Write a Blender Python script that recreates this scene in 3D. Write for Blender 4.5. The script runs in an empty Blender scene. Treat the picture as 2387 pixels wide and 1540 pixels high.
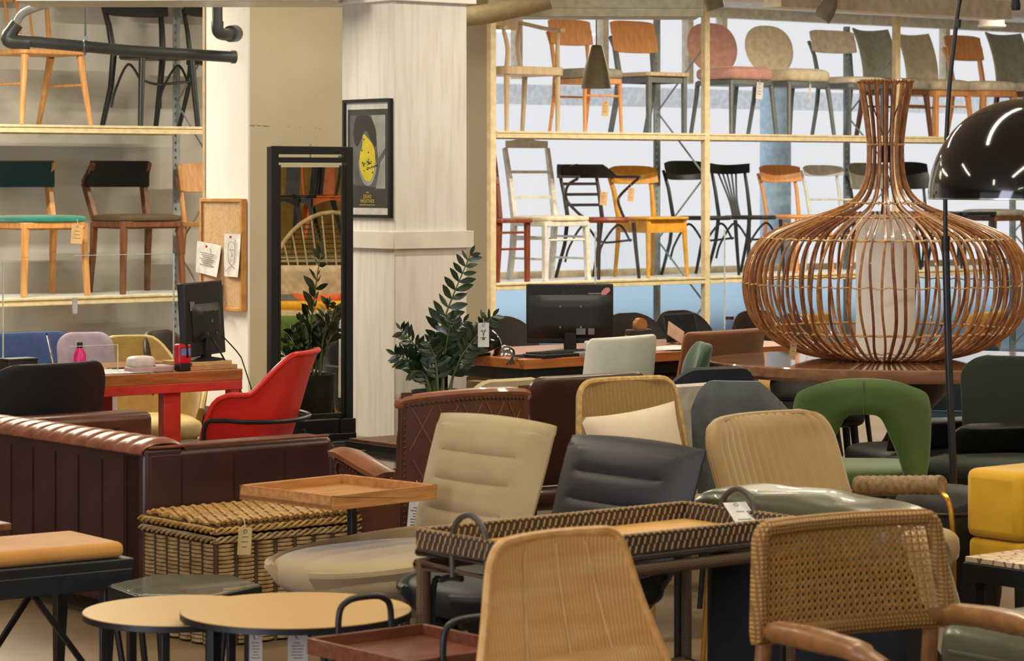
import bpy, bmesh, math, random
from mathutils import Vector as V, Matrix as Mx
random.seed(7)
PI=math.pi; S=math.sin; C=math.cos
SC=bpy.context.scene; COL=SC.collection
# camera model: level camera at eye height 1.6 m, focal length 6400 px on a 2387 px wide frame, horizon on row 410
F=6400.; CX=1193.5; YH=410.; EYE=1.6
def at(px,py,Y): return V(((px-CX)/F*Y, Y, EYE-(py-YH)/F*Y))
def on(px,py,z):
    Y=(EYE-z)*F/(py-YH); return V(((px-CX)/F*Y, Y, z))
def gx(px,Y,z=0.): return V(((px-CX)/F*Y, Y, z))
RZ=math.atan2(.625,.78)                        # the shop's own axes are turned against the view
A_=V((C(RZ),S(RZ),0)); B_=V((-S(RZ),C(RZ),0))
# ---------------------------------------------------------------- materials
def lin(c):
    return tuple((x/255/12.92 if x/255<=.04045 else ((x/255+.055)/1.055)**2.4) for x in c)
MC={}
def mat(name,rgb,rough=.6,kind='plain',rgb2=None,scale=20,bump=.15,metal=0.,spec=.5,sheen=0.,stretch=(1,1,1),emit=0.,coat=0.):
    if name in MC: return MC[name]
    m=bpy.data.materials.new(name); m.use_nodes=True; nt=m.node_tree; N=nt.nodes; L=nt.links
    p=N['Principled BSDF']; c=lin(rgb)+(1,)
    p.inputs['Base Color'].default_value=c; p.inputs['Roughness'].default_value=rough; p.inputs['Metallic'].default_value=metal
    p.inputs['Specular IOR Level'].default_value=spec; p.inputs['Coat Weight'].default_value=coat
    if sheen: p.inputs['Sheen Weight'].default_value=sheen; p.inputs['Sheen Roughness'].default_value=.4
    if emit: p.inputs['Emission Color'].default_value=c; p.inputs['Emission Strength'].default_value=emit
    c2=lin(rgb2)+(1,) if rgb2 else tuple(x*.78 for x in c[:3])+(1,)
    tc=N.new('ShaderNodeTexCoord'); mp=N.new('ShaderNodeMapping'); mp.inputs['Scale'].default_value=stretch; L.new(tc.outputs['Object'],mp.inputs['Vector'])
    def bmp(sock,st,dist=.004):
        b=N.new('ShaderNodeBump'); b.inputs['Strength'].default_value=st; b.inputs['Distance'].default_value=dist; L.new(sock,b.inputs['Height']); L.new(b.outputs['Normal'],p.inputs['Normal'])
    def mix(sock,lo=.35,hi=.65):
        r=N.new('ShaderNodeMapRange'); r.inputs['From Min'].default_value=lo; r.inputs['From Max'].default_value=hi; L.new(sock,r.inputs['Value'])
        x=N.new('ShaderNodeMix'); x.data_type='RGBA'; x.inputs['A'].default_value=c; x.inputs['B'].default_value=c2; L.new(r.outputs['Result'],x.inputs['Factor']); L.new(x.outputs['Result'],p.inputs['Base Color'])
    if kind in('plain','leather','fabric','wood','stone'):
        n=N.new('ShaderNodeTexNoise'); n.inputs['Scale'].default_value=scale; n.inputs['Detail'].default_value=4; L.new(mp.outputs['Vector'],n.inputs['Vector'])
        mix(n.outputs['Fac'])
    if kind=='leather':
        v=N.new('ShaderNodeTexVoronoi'); v.inputs['Scale'].default_value=140; L.new(tc.outputs['Object'],v.inputs['Vector']); bmp(v.outputs['Distance'],bump,.002)
    if kind=='fabric':
        v=N.new('ShaderNodeTexNoise'); v.inputs['Scale'].default_value=420; L.new(tc.outputs['Object'],v.inputs['Vector']); bmp(v.outputs['Fac'],bump,.003)
    if kind=='weave':      # two crossed wave patterns: stretch sets strands per metre along each axis
        w1=N.new('ShaderNodeTexWave'); w1.bands_direction='X'; w1.inputs['Scale'].default_value=scale; w1.inputs['Distortion'].default_value=1.2; L.new(mp.outputs['Vector'],w1.inputs['Vector'])
        w2=N.new('ShaderNodeTexWave'); w2.bands_direction='Z'; w2.inputs['Scale'].default_value=scale; w2.inputs['Distortion'].default_value=1.2; L.new(mp.outputs['Vector'],w2.inputs['Vector'])
        mm=N.new('ShaderNodeMath'); mm.operation='MULTIPLY'; L.new(w1.outputs['Fac'],mm.inputs[0]); L.new(w2.outputs['Fac'],mm.inputs[1])
        mix(mm.outputs[0],.45,.0); bmp(mm.outputs[0],bump,.006)
    if kind=='canesheet':   # fine upright strands with soft bands across them
        w1=N.new('ShaderNodeTexWave'); w1.bands_direction='X'; w1.inputs['Scale'].default_value=scale; w1.inputs['Distortion'].default_value=.4; L.new(mp.outputs['Vector'],w1.inputs['Vector'])
        m2=N.new('ShaderNodeMapping'); m2.inputs['Scale'].default_value=(1.5,1.5,14); L.new(tc.outputs['Object'],m2.inputs['Vector']); n=N.new('ShaderNodeTexNoise'); n.inputs['Scale'].default_value=1.6; n.inputs['Detail'].default_value=3; L.new(m2.outputs['Vector'],n.inputs['Vector'])
        mm=N.new('ShaderNodeMath'); mm.operation='MULTIPLY_ADD'; mm.inputs[1].default_value=.35; L.new(w1.outputs['Fac'],mm.inputs[0]); L.new(n.outputs['Fac'],mm.inputs[2])
        mix(mm.outputs[0],.95,.45); bmp(w1.outputs['Fac'],bump,.003)
    if kind=='boards':     # cast-in board joints along local x and y
        sx=N.new('ShaderNodeSeparateXYZ'); L.new(tc.outputs['Object'],sx.inputs['Vector'])
        ad=N.new('ShaderNodeMath'); ad.operation='ADD'; L.new(sx.outputs['X'],ad.inputs[0]); L.new(sx.outputs['Y'],ad.inputs[1])
        mu=N.new('ShaderNodeMath'); mu.operation='MULTIPLY'; mu.inputs[1].default_value=scale; L.new(ad.outputs[0],mu.inputs[0])
        fr=N.new('ShaderNodeMath'); fr.operation='FRACT'; L.new(mu.outputs[0],fr.inputs[0])
        gt=N.new('ShaderNodeMath'); gt.operation='GREATER_THAN'; gt.inputs[1].default_value=.035; L.new(fr.outputs[0],gt.inputs[0])
        n=N.new('ShaderNodeTexNoise'); n.inputs['Scale'].default_value=9; n.inputs['Detail'].default_value=6; mp.inputs['Scale'].default_value=(3,3,.25); L.new(mp.outputs['Vector'],n.inputs['Vector'])
        mix(n.outputs['Fac'],.45,.8)
        sm=N.new('ShaderNodeMath'); sm.operation='ADD'; L.new(gt.outputs[0],sm.inputs[0]); L.new(n.outputs['Fac'],sm.inputs[1]); bmp(sm.outputs[0],.5,.003)
    if kind=='mosaic':
        v=N.new('ShaderNodeTexVoronoi'); v.feature='DISTANCE_TO_EDGE'; v.inputs['Scale'].default_value=scale; L.new(mp.outputs['Vector'],v.inputs['Vector']); mix(v.outputs['Distance'],.09,.03); bmp(v.outputs['Distance'],.4,.003)
    MC[name]=m; return m
def glassy(name,rgb,rough=0.,alpha=.0,ior=1.45):
    """clear sheet: mostly see-through with a real fresnel reflection"""
    if name in MC: return MC[name]
    m=bpy.data.materials.new(name); m.use_nodes=True; nt=m.node_tree; N=nt.nodes; L=nt.links; N.remove(N['Principled BSDF'])
    t=N.new('ShaderNodeBsdfTransparent'); t.inputs[0].default_value=lin(rgb)+(1,); g=N.new('ShaderNodeBsdfGlossy'); g.inputs['Roughness'].default_value=.02
    f=N.new('ShaderNodeFresnel'); f.inputs[0].default_value=ior; x=N.new('ShaderNodeMixShader'); gm=N.new('ShaderNodeNewGeometry'); sb=N.new('ShaderNodeMath'); sb.operation='SUBTRACT'; sb.inputs[0].default_value=1; L.new(gm.outputs['Backfacing'],sb.inputs[1]); mu=N.new('ShaderNodeMath'); mu.operation='MULTIPLY'; L.new(f.outputs[0],mu.inputs[0]); L.new(sb.outputs[0],mu.inputs[1]); L.new(mu.outputs[0],x.inputs[0]); L.new(t.outputs[0],x.inputs[1]); L.new(g.outputs[0],x.inputs[2])
    L.new(x.outputs[0],N['Material Output'].inputs[0]); MC[name]=m; return m
def frosted(name,rgb,rough):
    m=bpy.data.materials.new(name); m.use_nodes=True; p=m.node_tree.nodes['Principled BSDF']
    p.inputs['Base Color'].default_value=lin(rgb)+(1,); p.inputs['Transmission Weight'].default_value=1; p.inputs['Roughness'].default_value=rough; p.inputs['IOR'].default_value=1.3; return m
def bp(px,Y,rz,off=.22):
    """where a chair stands whose back is seen in column px at depth Y"""
    p=gx(px,Y); return p-V((-S(rz)*off,C(rz)*off,0))
sn=lambda t:S(PI/2*t)                            # spacing that crowds samples where a rounded corner needs them
# ---------------------------------------------------------------- mesh builder
def cr(P,n=6,closed=False):
    """Catmull-Rom through the points"""
    P=[V(p) for p in P]; k=len(P); out=[]
    for i in range(k if closed else k-1):
        g=lambda j:P[j%k] if closed else P[min(max(j,0),k-1)]
        a,b,c,d=g(i-1),g(i),g(i+1),g(i+2)
        for j in range(n):
            t=j/n; out.append(.5*((2*b)+(c-a)*t+(2*a-5*b+4*c-d)*t*t+(3*b-a-3*c+d)*t**3))
    if not closed: out.append(P[-1].copy())
    return out
def rr(w,h,r,n=5):
    out=[]
    for cx,cy,a0 in((w/2-r,h/2-r,0),(-w/2+r,h/2-r,90),(-w/2+r,-h/2+r,180),(w/2-r,-h/2+r,270)):
        for i in range(n+1):
            a=math.radians(a0+90*i/n); out.append((cx+r*C(a),cy+r*S(a)))
    return out
def T(x=0,y=0,z=0,rx=0,ry=0,rz=0):
    return Mx.Translation((x,y,z))@Mx.Rotation(rz,4,'Z')@Mx.Rotation(ry,4,'Y')@Mx.Rotation(rx,4,'X')
class B:
    def __init__(s): s.v=[]; s.f=[]
    def add(s,vs,fs,m=None):
        o=len(s.v); s.v+=[(m@V(p)) if m else V(p) for p in vs]; s.f+=[[i+o for i in q] for q in fs]; return s
    def box(s,c,d,m=None):
        x,y,z=[q/2 for q in d]; vs=[V(c)+V((i*x,j*y,k*z)) for i in(-1,1) for j in(-1,1) for k in(-1,1)]
        return s.add(vs,[(0,1,3,2),(4,6,7,5),(0,4,5,1),(2,3,7,6),(0,2,6,4),(1,5,7,3)],m)
    def bar(s,p0,p1,w,h,w1=None,h1=None,up=(0,0,1)):
        p0=V(p0);p1=V(p1); t=(p1-p0).normalized(); u=V(up)
        if abs(t.dot(u))>.95: u=V((0,1,0))
        x=t.cross(u).normalized(); y=x.cross(t); w1=w if w1 is None else w1; h1=h if h1 is None else h1
        vs=[p+x*(i*a/2)+y*(j*b/2) for p,a,b in((p0,w,h),(p1,w1,h1)) for i,j in((-1,-1),(1,-1),(1,1),(-1,1))]
        return s.add(vs,[(3,2,1,0),(4,5,6,7),(0,1,5,4),(1,2,6,5),(2,3,7,6),(3,0,4,7)])
    def tube(s,P,r,n=8,closed=False,flat=1.):
        P=[V(p) for p in P]; k=len(P); vs=[]; fs=[]; R=r if isinstance(r,(list,tuple)) else [r]*k
        if len(R)!=k: R=[R[0]+(R[-1]-R[0])*i/(k-1) for i in range(k)] if len(R)==2 else [R[min(len(R)-1,int(i*len(R)/k))] for i in range(k)]
        nn=None
        for i in range(k):
            t=(P[(i+1)%k]-P[i-1]) if closed or 0<i<k-1 else (P[1]-P[0] if i==0 else P[-1]-P[-2])
            t.normalize()
            if nn is None:
                nn=t.cross(V((0,0,1)) if abs(t.z)<.9 else V((0,1,0))).normalized()
            nn=(nn-t*nn.dot(t))
            nn=nn.normalized() if nn.length>1e-6 else t.orthogonal().normalized()
            bb=t.cross(nn)
            for j in range(n):
                a=2*PI*(j+.5)/n; vs.append(P[i]+nn*(R[i]*C(a))+bb*(R[i]*S(a)*flat))
        for i in range(k if closed else k-1):
            for j in range(n):
                fs.append((i*n+j,i*n+(j+1)%n,((i+1)%k)*n+(j+1)%n,((i+1)%k)*n+j))
        if not closed: fs+=[tuple(range(n-1,-1,-1)),tuple(range((k-1)*n,k*n))]
        return s.add(vs,fs)
    def lathe(s,prof,n=32,c=(0,0,0),m=None,ex=1.,ey=1.):
        vs=[];fs=[];k=len(prof); c=V(c)
        for r,z in prof:
            for j in range(n): a=2*PI*j/n; vs.append(c+V((r*C(a)*ex,r*S(a)*ey,z)))
        for i in range(k-1):
            for j in range(n): fs.append((i*n+j,i*n+(j+1)%n,(i+1)*n+(j+1)%n,(i+1)*n+j))
        if prof[0][0]>1e-6: fs.append(tuple(range(n-1,-1,-1)))
        if prof[-1][0]>1e-6: fs.append(tuple(range((k-1)*n,k*n)))
        return s.add(vs,fs,m)
    def sheet(s,fn,nu=16,nv=10,th=.01,m=None):
        g=[[V(fn(i/nu,j/nv)) for j in range(nv+1)] for i in range(nu+1)]; a=[];b=[]
        for i in range(nu+1):
            for j in range(nv+1):
                du=g[min(i+1,nu)][j]-g[max(i-1,0)][j]; dv=g[i][min(j+1,nv)]-g[i][max(j-1,0)]; n=du.cross(dv)
                n=n.normalized() if n.length>1e-9 else V((0,0,1))
                t=th(i/nu,j/nv) if callable(th) else th
                a.append(g[i][j]+n*t/2); b.append(g[i][j]-n*t/2)
        k=len(a); W=nv+1; fs=[]
        for i in range(nu):
            for j in range(nv):
                q=(i*W+j,(i+1)*W+j,(i+1)*W+j+1,i*W+j+1); fs+=[q,tuple(x+k for x in reversed(q))]
        rim=[i*W for i in range(nu)]+[nu*W+j for j in range(nv)]+[i*W+nv for i in range(nu,0,-1)]+[j for j in range(nv,0,-1)]
        for i in range(len(rim)):
            p,q=rim[i],rim[(i+1)%len(rim)]; fs.append((q,p,p+k,q+k))
        return s.add(a+b,fs,m)
    def prism(s,poly,z0,z1,m=None):
        k=len(poly); vs=[(x,y,z0) for x,y in poly]+[(x,y,z1) for x,y in poly]
        return s.add(vs,[tuple(range(k-1,-1,-1)),tuple(range(k,2*k))]+[(i,(i+1)%k,(i+1)%k+k,i+k) for i in range(k)],m)
    def cush(s,c,d,e=.4,e2=.7,nu=28,nv=14,m=None):
        """superquadric cushion: e rounds the plan, e2 the edge"""
        pw=lambda x,p:math.copysign(abs(x)**p,x); vs=[];fs=[]; c=V(c)
        for j in range(nv+1):
            b=-PI/2+PI*j/nv
            for i in range(nu):
                a=2*PI*i/nu; vs.append(c+V((d[0]/2*pw(C(b),e2)*pw(C(a),e),d[1]/2*pw(C(b),e2)*pw(S(a),e),d[2]/2*pw(S(b),e2 if e2>.5 else .6))))
        for j in range(nv):
            for i in range(nu): fs.append((j*nu+i,j*nu+(i+1)%nu,(j+1)*nu+(i+1)%nu,(j+1)*nu+i))
        return s.add(vs,fs,m)
def O(name,b,m,par=None,bev=0.,seg=2,ang=38,label=None,kind=None,sub=0):
    me=bpy.data.meshes.new(name); me.from_pydata([tuple(v) for v in b.v],[],b.f)
    bm=bmesh.new(); bm.from_mesh(me)
    bmesh.ops.remove_doubles(bm,verts=bm.verts,dist=1e-6); bmesh.ops.recalc_face_normals(bm,faces=bm.faces); bm.to_mesh(me); bm.free()
    me.polygons.foreach_set('use_smooth',[True]*len(me.polygons)); me.set_sharp_from_angle(angle=math.radians(ang))
    me.materials.append(m); o=bpy.data.objects.new(name,me); COL.objects.link(o)
    if par: o.parent=par
    if bev:
        q=o.modifiers.new('bevel','BEVEL'); q.width=bev; q.segments=seg; q.limit_method='ANGLE'; q.angle_limit=math.radians(35)
    if sub:
        q=o.modifiers.new('smooth','SUBSURF'); q.levels=sub; q.render_levels=sub
    if label: o['label']=label
    if kind: o['kind']=kind
    return o
def thing(name,label,cat,loc=(0,0,0),rz=0.,group=None,rx=0.,ry=0.):
    o=bpy.data.objects.new(name,None); COL.objects.link(o); o.location=loc; o.rotation_euler=(rx,ry,rz); o.empty_display_size=.1
    o['label']=label; o['category']=cat
    if group: o['group']=group
    return o
def one(name,label,cat,b,m,loc=(0,0,0),rz=0.,group=None,bev=0.,rx=0.,ry=0.,ang=38,sub=0):
    o=O(name,b,m,None,bev,ang=ang,sub=sub); o.location=loc; o.rotation_euler=(rx,ry,rz); o['label']=label; o['category']=cat
    if group: o['group']=group
    return o
def struct(name,b,m,par=None,bev=0.,loc=(0,0,0),rz=0.):
    o=O(name,b,m,par,bev); o.location=loc; o.rotation_euler=(0,0,rz); o['kind']='structure'; return o
def text(s,size,m,par,loc,rot,name='lettering',ext=.0004,align='CENTER',sx=1.):
    cu=bpy.data.curves.new(name,'FONT'); cu.body=s; cu.size=size; cu.align_x=align; cu.align_y='CENTER'; cu.extrude=ext; cu.resolution_u=3
    f=bpy.data.objects.new(name,cu); COL.objects.link(f); bpy.context.view_layer.update()
    me=bpy.data.meshes.new_from_object(f.evaluated_get(bpy.context.evaluated_depsgraph_get())); bpy.data.objects.remove(f); bpy.data.curves.remove(cu)
    me.materials.clear(); me.materials.append(m); me.name=name
    o=bpy.data.objects.new(name,me); COL.objects.link(o); o.parent=par; o.location=loc; o.rotation_euler=rot; o.scale=(sx,1,1); return o
# common materials
BLK=mat('black_metal',(22,22,23),.45)
BLKP=mat('black_plastic',(20,20,21),.5)
OAK=mat('oak',(196,146,88),.5,'wood',(168,116,62),6,stretch=(8,8,1))
PALE=mat('pale_ash',(208,184,152),.5,'wood',(188,160,126),6,stretch=(8,8,1))
WALN=mat('walnut',(120,76,46),.45,'wood',(92,54,32),6,stretch=(8,8,1))
REDW=mat('red_stained_beech',(140,66,36),.4,'wood',(112,48,26),6,stretch=(8,8,1))
HONEY=mat('honey_beech',(208,154,94),.45,'wood',(186,130,72),6,stretch=(8,8,1))
BLKW=mat('black_stained_wood',(30,32,35),.4)
DKW=mat('dark_brown_wood',(52,40,38),.4)
PAPER=mat('paper',(226,224,222),.8); CARD=mat('brown_card',(206,170,122),.8); INK=mat('ink',(60,58,60),.8)
STEEL=mat('galvanised_steel',(140,150,154),.4,metal=.7)
CHROME=mat('chrome',(210,210,212),.12,metal=1.)
# ---------------------------------------------------------------- the setting
P0=V((0,19.82,0))                               # a point on the front edge line of the long shelf wall
def R(a,b,z=0.): return P0+A_*a+B_*b+V((0,0,z))
def kline(px,b=0.):                             # a-coordinate of the point of line b seen in column px
    k=(px-CX)/F; return (k*(P0.y+.78*b)+.6247*b)/(C(RZ)-k*S(RZ))
def rbox(a0,a1,b0,b1,z0,z1,bb=None):            # box in room axes
    bb=bb or B(); m=Mx.Translation(P0)@Mx.Rotation(RZ,4,'Z'); return bb.box(((a0+a1)/2,(b0+b1)/2,(z0+z1)/2),(a1-a0,b1-b0,z1-z0),m)
AL,AR,BF,BB=-15.5,10.,-20.,1.05
FLR=mat('polished_concrete',(140,118,90),.42,'stone',(120,100,74),1.6)
WLP=mat('beige_wall_paint',(206,196,170),.75,'plain',(198,188,160),2.5)
WHT=mat('white_wall_paint',(244,243,240),.6,'plain',(238,237,234),3)
CEI=mat('ceiling_paint',(240,237,228),.8)
struct('floor',rbox(AL,AR,BF,BB+.2,-.1,0),FLR)
struct('ceiling',rbox(AL,AR,BF,BB+.2,2.98,3.1),CEI)
GRW=mat('grey_translucent_wall',(196,194,188),.22,'plain',(178,176,172),1.2)
asplit=kline(860,BB)
struct('wall_back',rbox(AL,asplit,.82,1.05,0,2.98),GRW)
# window wall behind the right shelf
wf=mat('cream_window_frame',(240,230,208),.5)
win=struct('window_1',rbox(asplit,AR,BB,BB+.1,2.9,2.98),wf)
for px in(1212,1413,1611,1690,2210): 
    a=kline(px,BB); struct('mullion',rbox(a-.028,a+.028,BB,BB+.08,2.35,2.9),wf,win)
struct('transom',rbox(asplit,AR,BB,BB+.09,.80,.86),wf,win)
struct('pane',rbox(asplit,AR,BB+.04,BB+.05,.86,2.9),glassy('clear_pane',(255,255,255)),win)
struct('frosted_pane',rbox(asplit,AR,BB+.04,BB+.05,.0,.80),frosted('frosted_film',(206,234,252),.42),win)
# outside: low wall, a pale round street column, a far pale building
struct('wall_outside',rbox(asplit-3,AR+6,BB+.9,BB+1.1,-.1,.36),mat('grey_render',(120,126,134),.9))
a=kline(1808,BB+1.2); bq=B(); bq.lathe([(.14,-.1),(.14,2.5),(.0,2.5)],24); struct('column_outside',bq,mat('pale_blue_paint',(196,224,244),.8),None,0,R(a,BB+1.2))
struct('beam_outside',rbox(kline(1000,6),kline(3000,6),6,6.1,2.32,2.52),mat('pale_blue_render',(244,248,252),.9))
# side and street walls with shop windows that let the daylight in
struct('wall_right',rbox(AR,AR+.15,BF,BB+.2,0,2.98),WLP)
wl=struct('wall_left',rbox(AL-.15,AL,BF,BB+.2,0,.5),WLP); struct('lintel',rbox(AL-.15,AL,BF,BB+.2,2.6,2.98),WLP,wl)
struct('pier',rbox(AL-.15,AL,-6,BB+.2,.5,2.6),WLP,wl); struct('pier',rbox(AL-.15,AL,BF,-16,.5,2.6),WLP,wl)
wl=struct('wall_front',rbox(AL,AR,BF-.15,BF,0,.5),WLP); struct('lintel',rbox(AL,AR,BF-.15,BF,2.7,2.98),WLP,wl)
for q in(-15,-9.5,-4,1.2,6.2): struct('pier',rbox(q-.5,q+.5,BF-.15,BF,.5,2.7),WLP,wl)
# square pier with the notice board and its long wall
pc=gx(578,15.0); 
def pbox(org,a0,a1,b0,b1,z0,z1,bb=None):
    bb=bb or B(); m=Mx.Translation(org)@Mx.Rotation(RZ,4,'Z'); return bb.box(((a0+a1)/2,(b0+b1)/2,(z0+z1)/2),(a1-a0,b1-b0,z1-z0),m)
struct('wall_pier',pbox(pc,.012,1.66,0,.43,0,2.98),WLP)
struct('wall_side',pbox(pc,0,.012,0.0,.43,0,2.98),WHT)
struct('trim_1',pbox(pc,-.006,.02,.43,.452,0,2.98),mat('edge_strip',(196,170,134),.6))
bq=B(); rnd=random.Random(3)                    # the fine crack in the plaster
[bq.tube([(pc+A_*(.01+.0042*i)-B_*.0015+V((0,0,1.6+(410-292-i*.05+rnd.uniform(-1.5,1.5))/F*15))) for i in range(i0,i1)],.0012,4) for i0,i1 in((0,9),(11,19),(20,32),(60,63),(78,80),(104,107),(110,113))]; struct('trim_2',bq,mat('crack',(110,96,76),.9))
# column of board-marked concrete painted white
cc=gx(920,13.5); CON=mat('board_marked_concrete',(222,220,214),.6,'boards',(202,196,184),9.5)
cw=.45
m=B(); m.box((0,0,1.49),(cw,cw,2.98)); colo=struct('column',m,CON,None,.006,cc+A_*(cw/2)+B_*(cw/2),RZ)
zb=lambda py:EYE-(py-YH)/F*13.5
m=B(); m.box((0,0,0),(cw+.05,cw+.05,zb(540)-zb(581))); struct('trim_3',m,mat('painted_board',(222,218,210),.6,'plain',(206,202,192),5),None,.003,cc+A_*(cw/2)+B_*(cw/2)+V((0,0,zb(560))),RZ)
m=B(); m.box((0,0,0),(cw+.07,cw+.07,.12)); struct('trim_4',m,WHT,None,.004,cc+A_*(cw/2)+B_*(cw/2)+V((0,0,zb(2)+.06)),RZ)
# ---------------------------------------------------------------- shelving
GALV=mat('zinc_post',(150,162,166),.5)
CRM=mat('cream_beam',(222,204,166),.45); SHB=mat('chipboard',(208,186,148),.6)
SHW=mat('white_laminate',(228,230,228),.4)
ZL,ZU=.829,1.927
def post_b(b,m=None,perf=False):
    w=.052
    if not perf: b.box((0,0,1.45),(w,.05,2.9),m)
    else:
        b.box((.014,0,1.42),(.03,.05,2.84),m); b.box((-.022,-.022,1.42),(.012,.006,2.84),m)
        for i in range(56): b.box((-.012,-.023,.05+i*.05),(.018,.005,.03),m)
    return b
def unit(name,label,posts,a_l=None,a_r=None):
    a0,a1=posts[0],posts[-1]
    t=thing(name,label,'shelf',R(a0,0),RZ,'metal shelving along the back wall')
    for q in posts:
        x=q-a0
        O('post',post_b(B(),T(x,.025)),CRM,t,.004); O('post',post_b(B(),T(x,.60),True),GALV,t,label='galvanised perforated upright')
        for i,(z0,z1) in enumerate(((.12,.62),(.62,1.1),(1.1,1.6),(1.6,2.1),(2.1,2.6))):
            y0,y1=(.04,.59) if i%2 else (.59,.04)
            O('side_brace',B().bar((x+.01,y0,z0),(x+.01,y1,z1),.008,.012),GALV,t)
    for q0,q1 in zip(posts,posts[1:]):
        for z in(ZL,ZU):
            x0,x1=q0-a0+.026,q1-a0-.026
            s=O('shelf_board',B().box(((x0+x1)/2,.31,z-.010),(x1-x0,.58,.018)),SHW,t,.001)
            O('front_beam',B().box(((x0+x1)/2,.015,z-.027),(x1-x0,.025,.013)).box(((x0+x1)/2,.012,z-.043),(x1-x0,.034,.018)).box(((x0+x1)/2,.010,z-.010),(x1-x0,.03,.015)),CRM,t,.002)
            O('rear_beam',B().box(((x0+x1)/2,.60,z-.035),(x1-x0,.02,.034)),CRM,t)
    return t
unit('shelving_unit','cream and galvanised metal shelving full of chairs before the bright windows',[-.17,1.92,4.03,6.1])
unit('shelving_unit','cream metal shelving with wooden chairs behind the desk with the red frame',[-4.72,-2.47])
# ---------------------------------------------------------------- chairs on the shelves
def chair(name,label,loc,rz,group,w=.42,d=.42,sh=.46,h=.84,sm=None,lm=None,bm=None,seat='slab',st=.025,leg='round',r0=.018,r1=.012,sp=.03,rs=.06,lean=.08,
          back='panel',z0=.62,z1=None,cv=.05,bw=None,apron=0.,pr=None,str_=(),n=3,seatlip=None,tag=None):
    t=thing(name,label,'chair',loc,rz,group); z1=z1 or h; bw=bw or w-.06; sm=sm or lm; bm=bm or lm; fx=w/2-.04; fy=-(d/2-.045); ry=d/2-.03; pr=pr or r0*.9
    def lg(P,R_):
        b=B()
        if leg=='round': b.tube(P,R_,10)
        else:
            for p,q,u,v in zip(P,P[1:],R_,R_[1:]): b.bar(p,q,2*u,2*u,2*v,2*v,up=(0,1,0))
        return O('leg',b,lm,t,.003 if leg!='round' else 0)
    for s in(-1,1):
        lg([(s*fx,fy,sh-st),(s*(fx+sp*.45),fy-sp*.4,sh*.5),(s*(fx+sp),fy-sp,0)],[r0,(r0+r1)/2,r1])
        tp=[(s*(fx+sp*.6),ry+rs,0),(s*fx,ry+rs*.3,sh*.55),(s*fx,ry,sh)]; rr_=[r1,(r0+r1)/2,r0]
        if back in('pad','oval','none'): lg(tp[:2]+[(s*fx,ry,sh-st)],rr_)
        else: lg(tp+[(s*(fx+bw/2)/2,ry+lean*.45,(sh+h)/2),(s*bw/2,ry+lean,h-.02 if back!='panel' else (z0+z1)/2)],rr_+[pr,pr*.85])
    # seat
    sb=B()
    if seat=='slab': sb.prism([(x,y) for x,y in rr(w,d,.05)],sh-st,sh); O('seat',sb,sm,t,.006)
    elif seat=='round': sb.lathe([(0,sh-st),(w/2-.01,sh-st),(w/2,sh-st/2),(w/2-.01,sh),(w/2-.05,sh-.006),(0,sh-.008)],32,ey=d/w); O('seat',sb,sm,t)
    else: sb.cush((0,0,sh-st/2+.01),(w,d,st+.02),.35,.45); O('seat',sb,sm,t)
    if seat=='pad': O('seat_frame',B().prism(rr(w-.03,d-.03,.05),sh-st-.03,sh-st+.01),lm,t,.004)
    if apron: 
        b=B(); 
        for s in(-1,1): b.box((s*(fx),(fy+ry)/2,sh-st-apron/2),(.018,ry-fy,apron)); b.box((0,fy if s<0 else ry,sh-st-apron/2),(2*fx,.018,apron))
        O('apron',b,sm if apron>.05 else lm,t,.002)
    yb=lambda z:ry+lean*max(0,(z-sh))/(h-sh)
    if back=='panel':
        O('backrest',B().sheet(lambda u,v:((u-.5)*(bw+.05),yb(z0+(z1-z0)*v)-.012+cv*(1-(2*u-1)**2)-cv*.55,z0+(z1-z0)*v-(.018*abs(2*u-1)**4 if v>.5 else -.012*abs(2*u-1)**4)),18,6,.014),bm,t,.003)
    elif back=='ladder':
        zs=[z0+(z1-z0)*i/(n-1) for i in range(n)]
        for i,z in enumerate(zs):
            hh=.05 if i==n-1 else .02
            O('slat',B().sheet(lambda u,v:((u-.5)*(bw-.01),yb(z)+.03*(1-(2*u-1)**2)-.01,z-.02+(hh+.025*(i==n-1)*math.exp(-((u-.5)*5)**2))*v*1.1),12,3,.014),bm,t)
    elif back=='fan':
        O('backrest',B().sheet(lambda u,v:((u-.5)*(bw+.06),yb(h)+.045*(1-(2*u-1)**2)-.03,h-.075+.075*v+.012*(2*u-1)**2),18,4,.018),bm,t)
        for i in range(5):
            q=i-2; O('slat',B().tube(cr([(q*.02,yb(sh)-.02,sh),(q*.022,yb(sh)+.02,sh+.13),(q*.05,yb(h)+.01,h-.05)],5),.009,6,flat=.6),bm,t)
    elif back=='oval':
        zc=(sh-.03+h)/2; hh=h-sh+.03
        m=T(0,ry+lean*.55,zc,-.17); O('backrest',B().cush((0,0,0),(bw,.06,hh),1,.55,32,16,m=m@T(0,0,0,0,0,0)) if False else ovalpad(bw,hh,.05,m),bm,t)
        O('back_inset',ovalpad(bw*.74,hh*.74,.062,m),bm,t)
    elif back=='pad':
        zc=(sh+.02+h)/2; hh=h-sh-.0
        O('backrest',B().sheet(lambda u,v:((u-.5)*bw*(1-.05*(1-v)),ry+lean*v-.02+.05*(1-(2*u-1)**2)-.03+.03*(2*v-1)**2,sh+.0+hh*v-.02*(1-(2*u-1)**2)*(v>.9)),14,10,lambda u,v:.05*(1-.7*max(abs(2*u-1),abs(2*v-1))**4)),bm,t)
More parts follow.
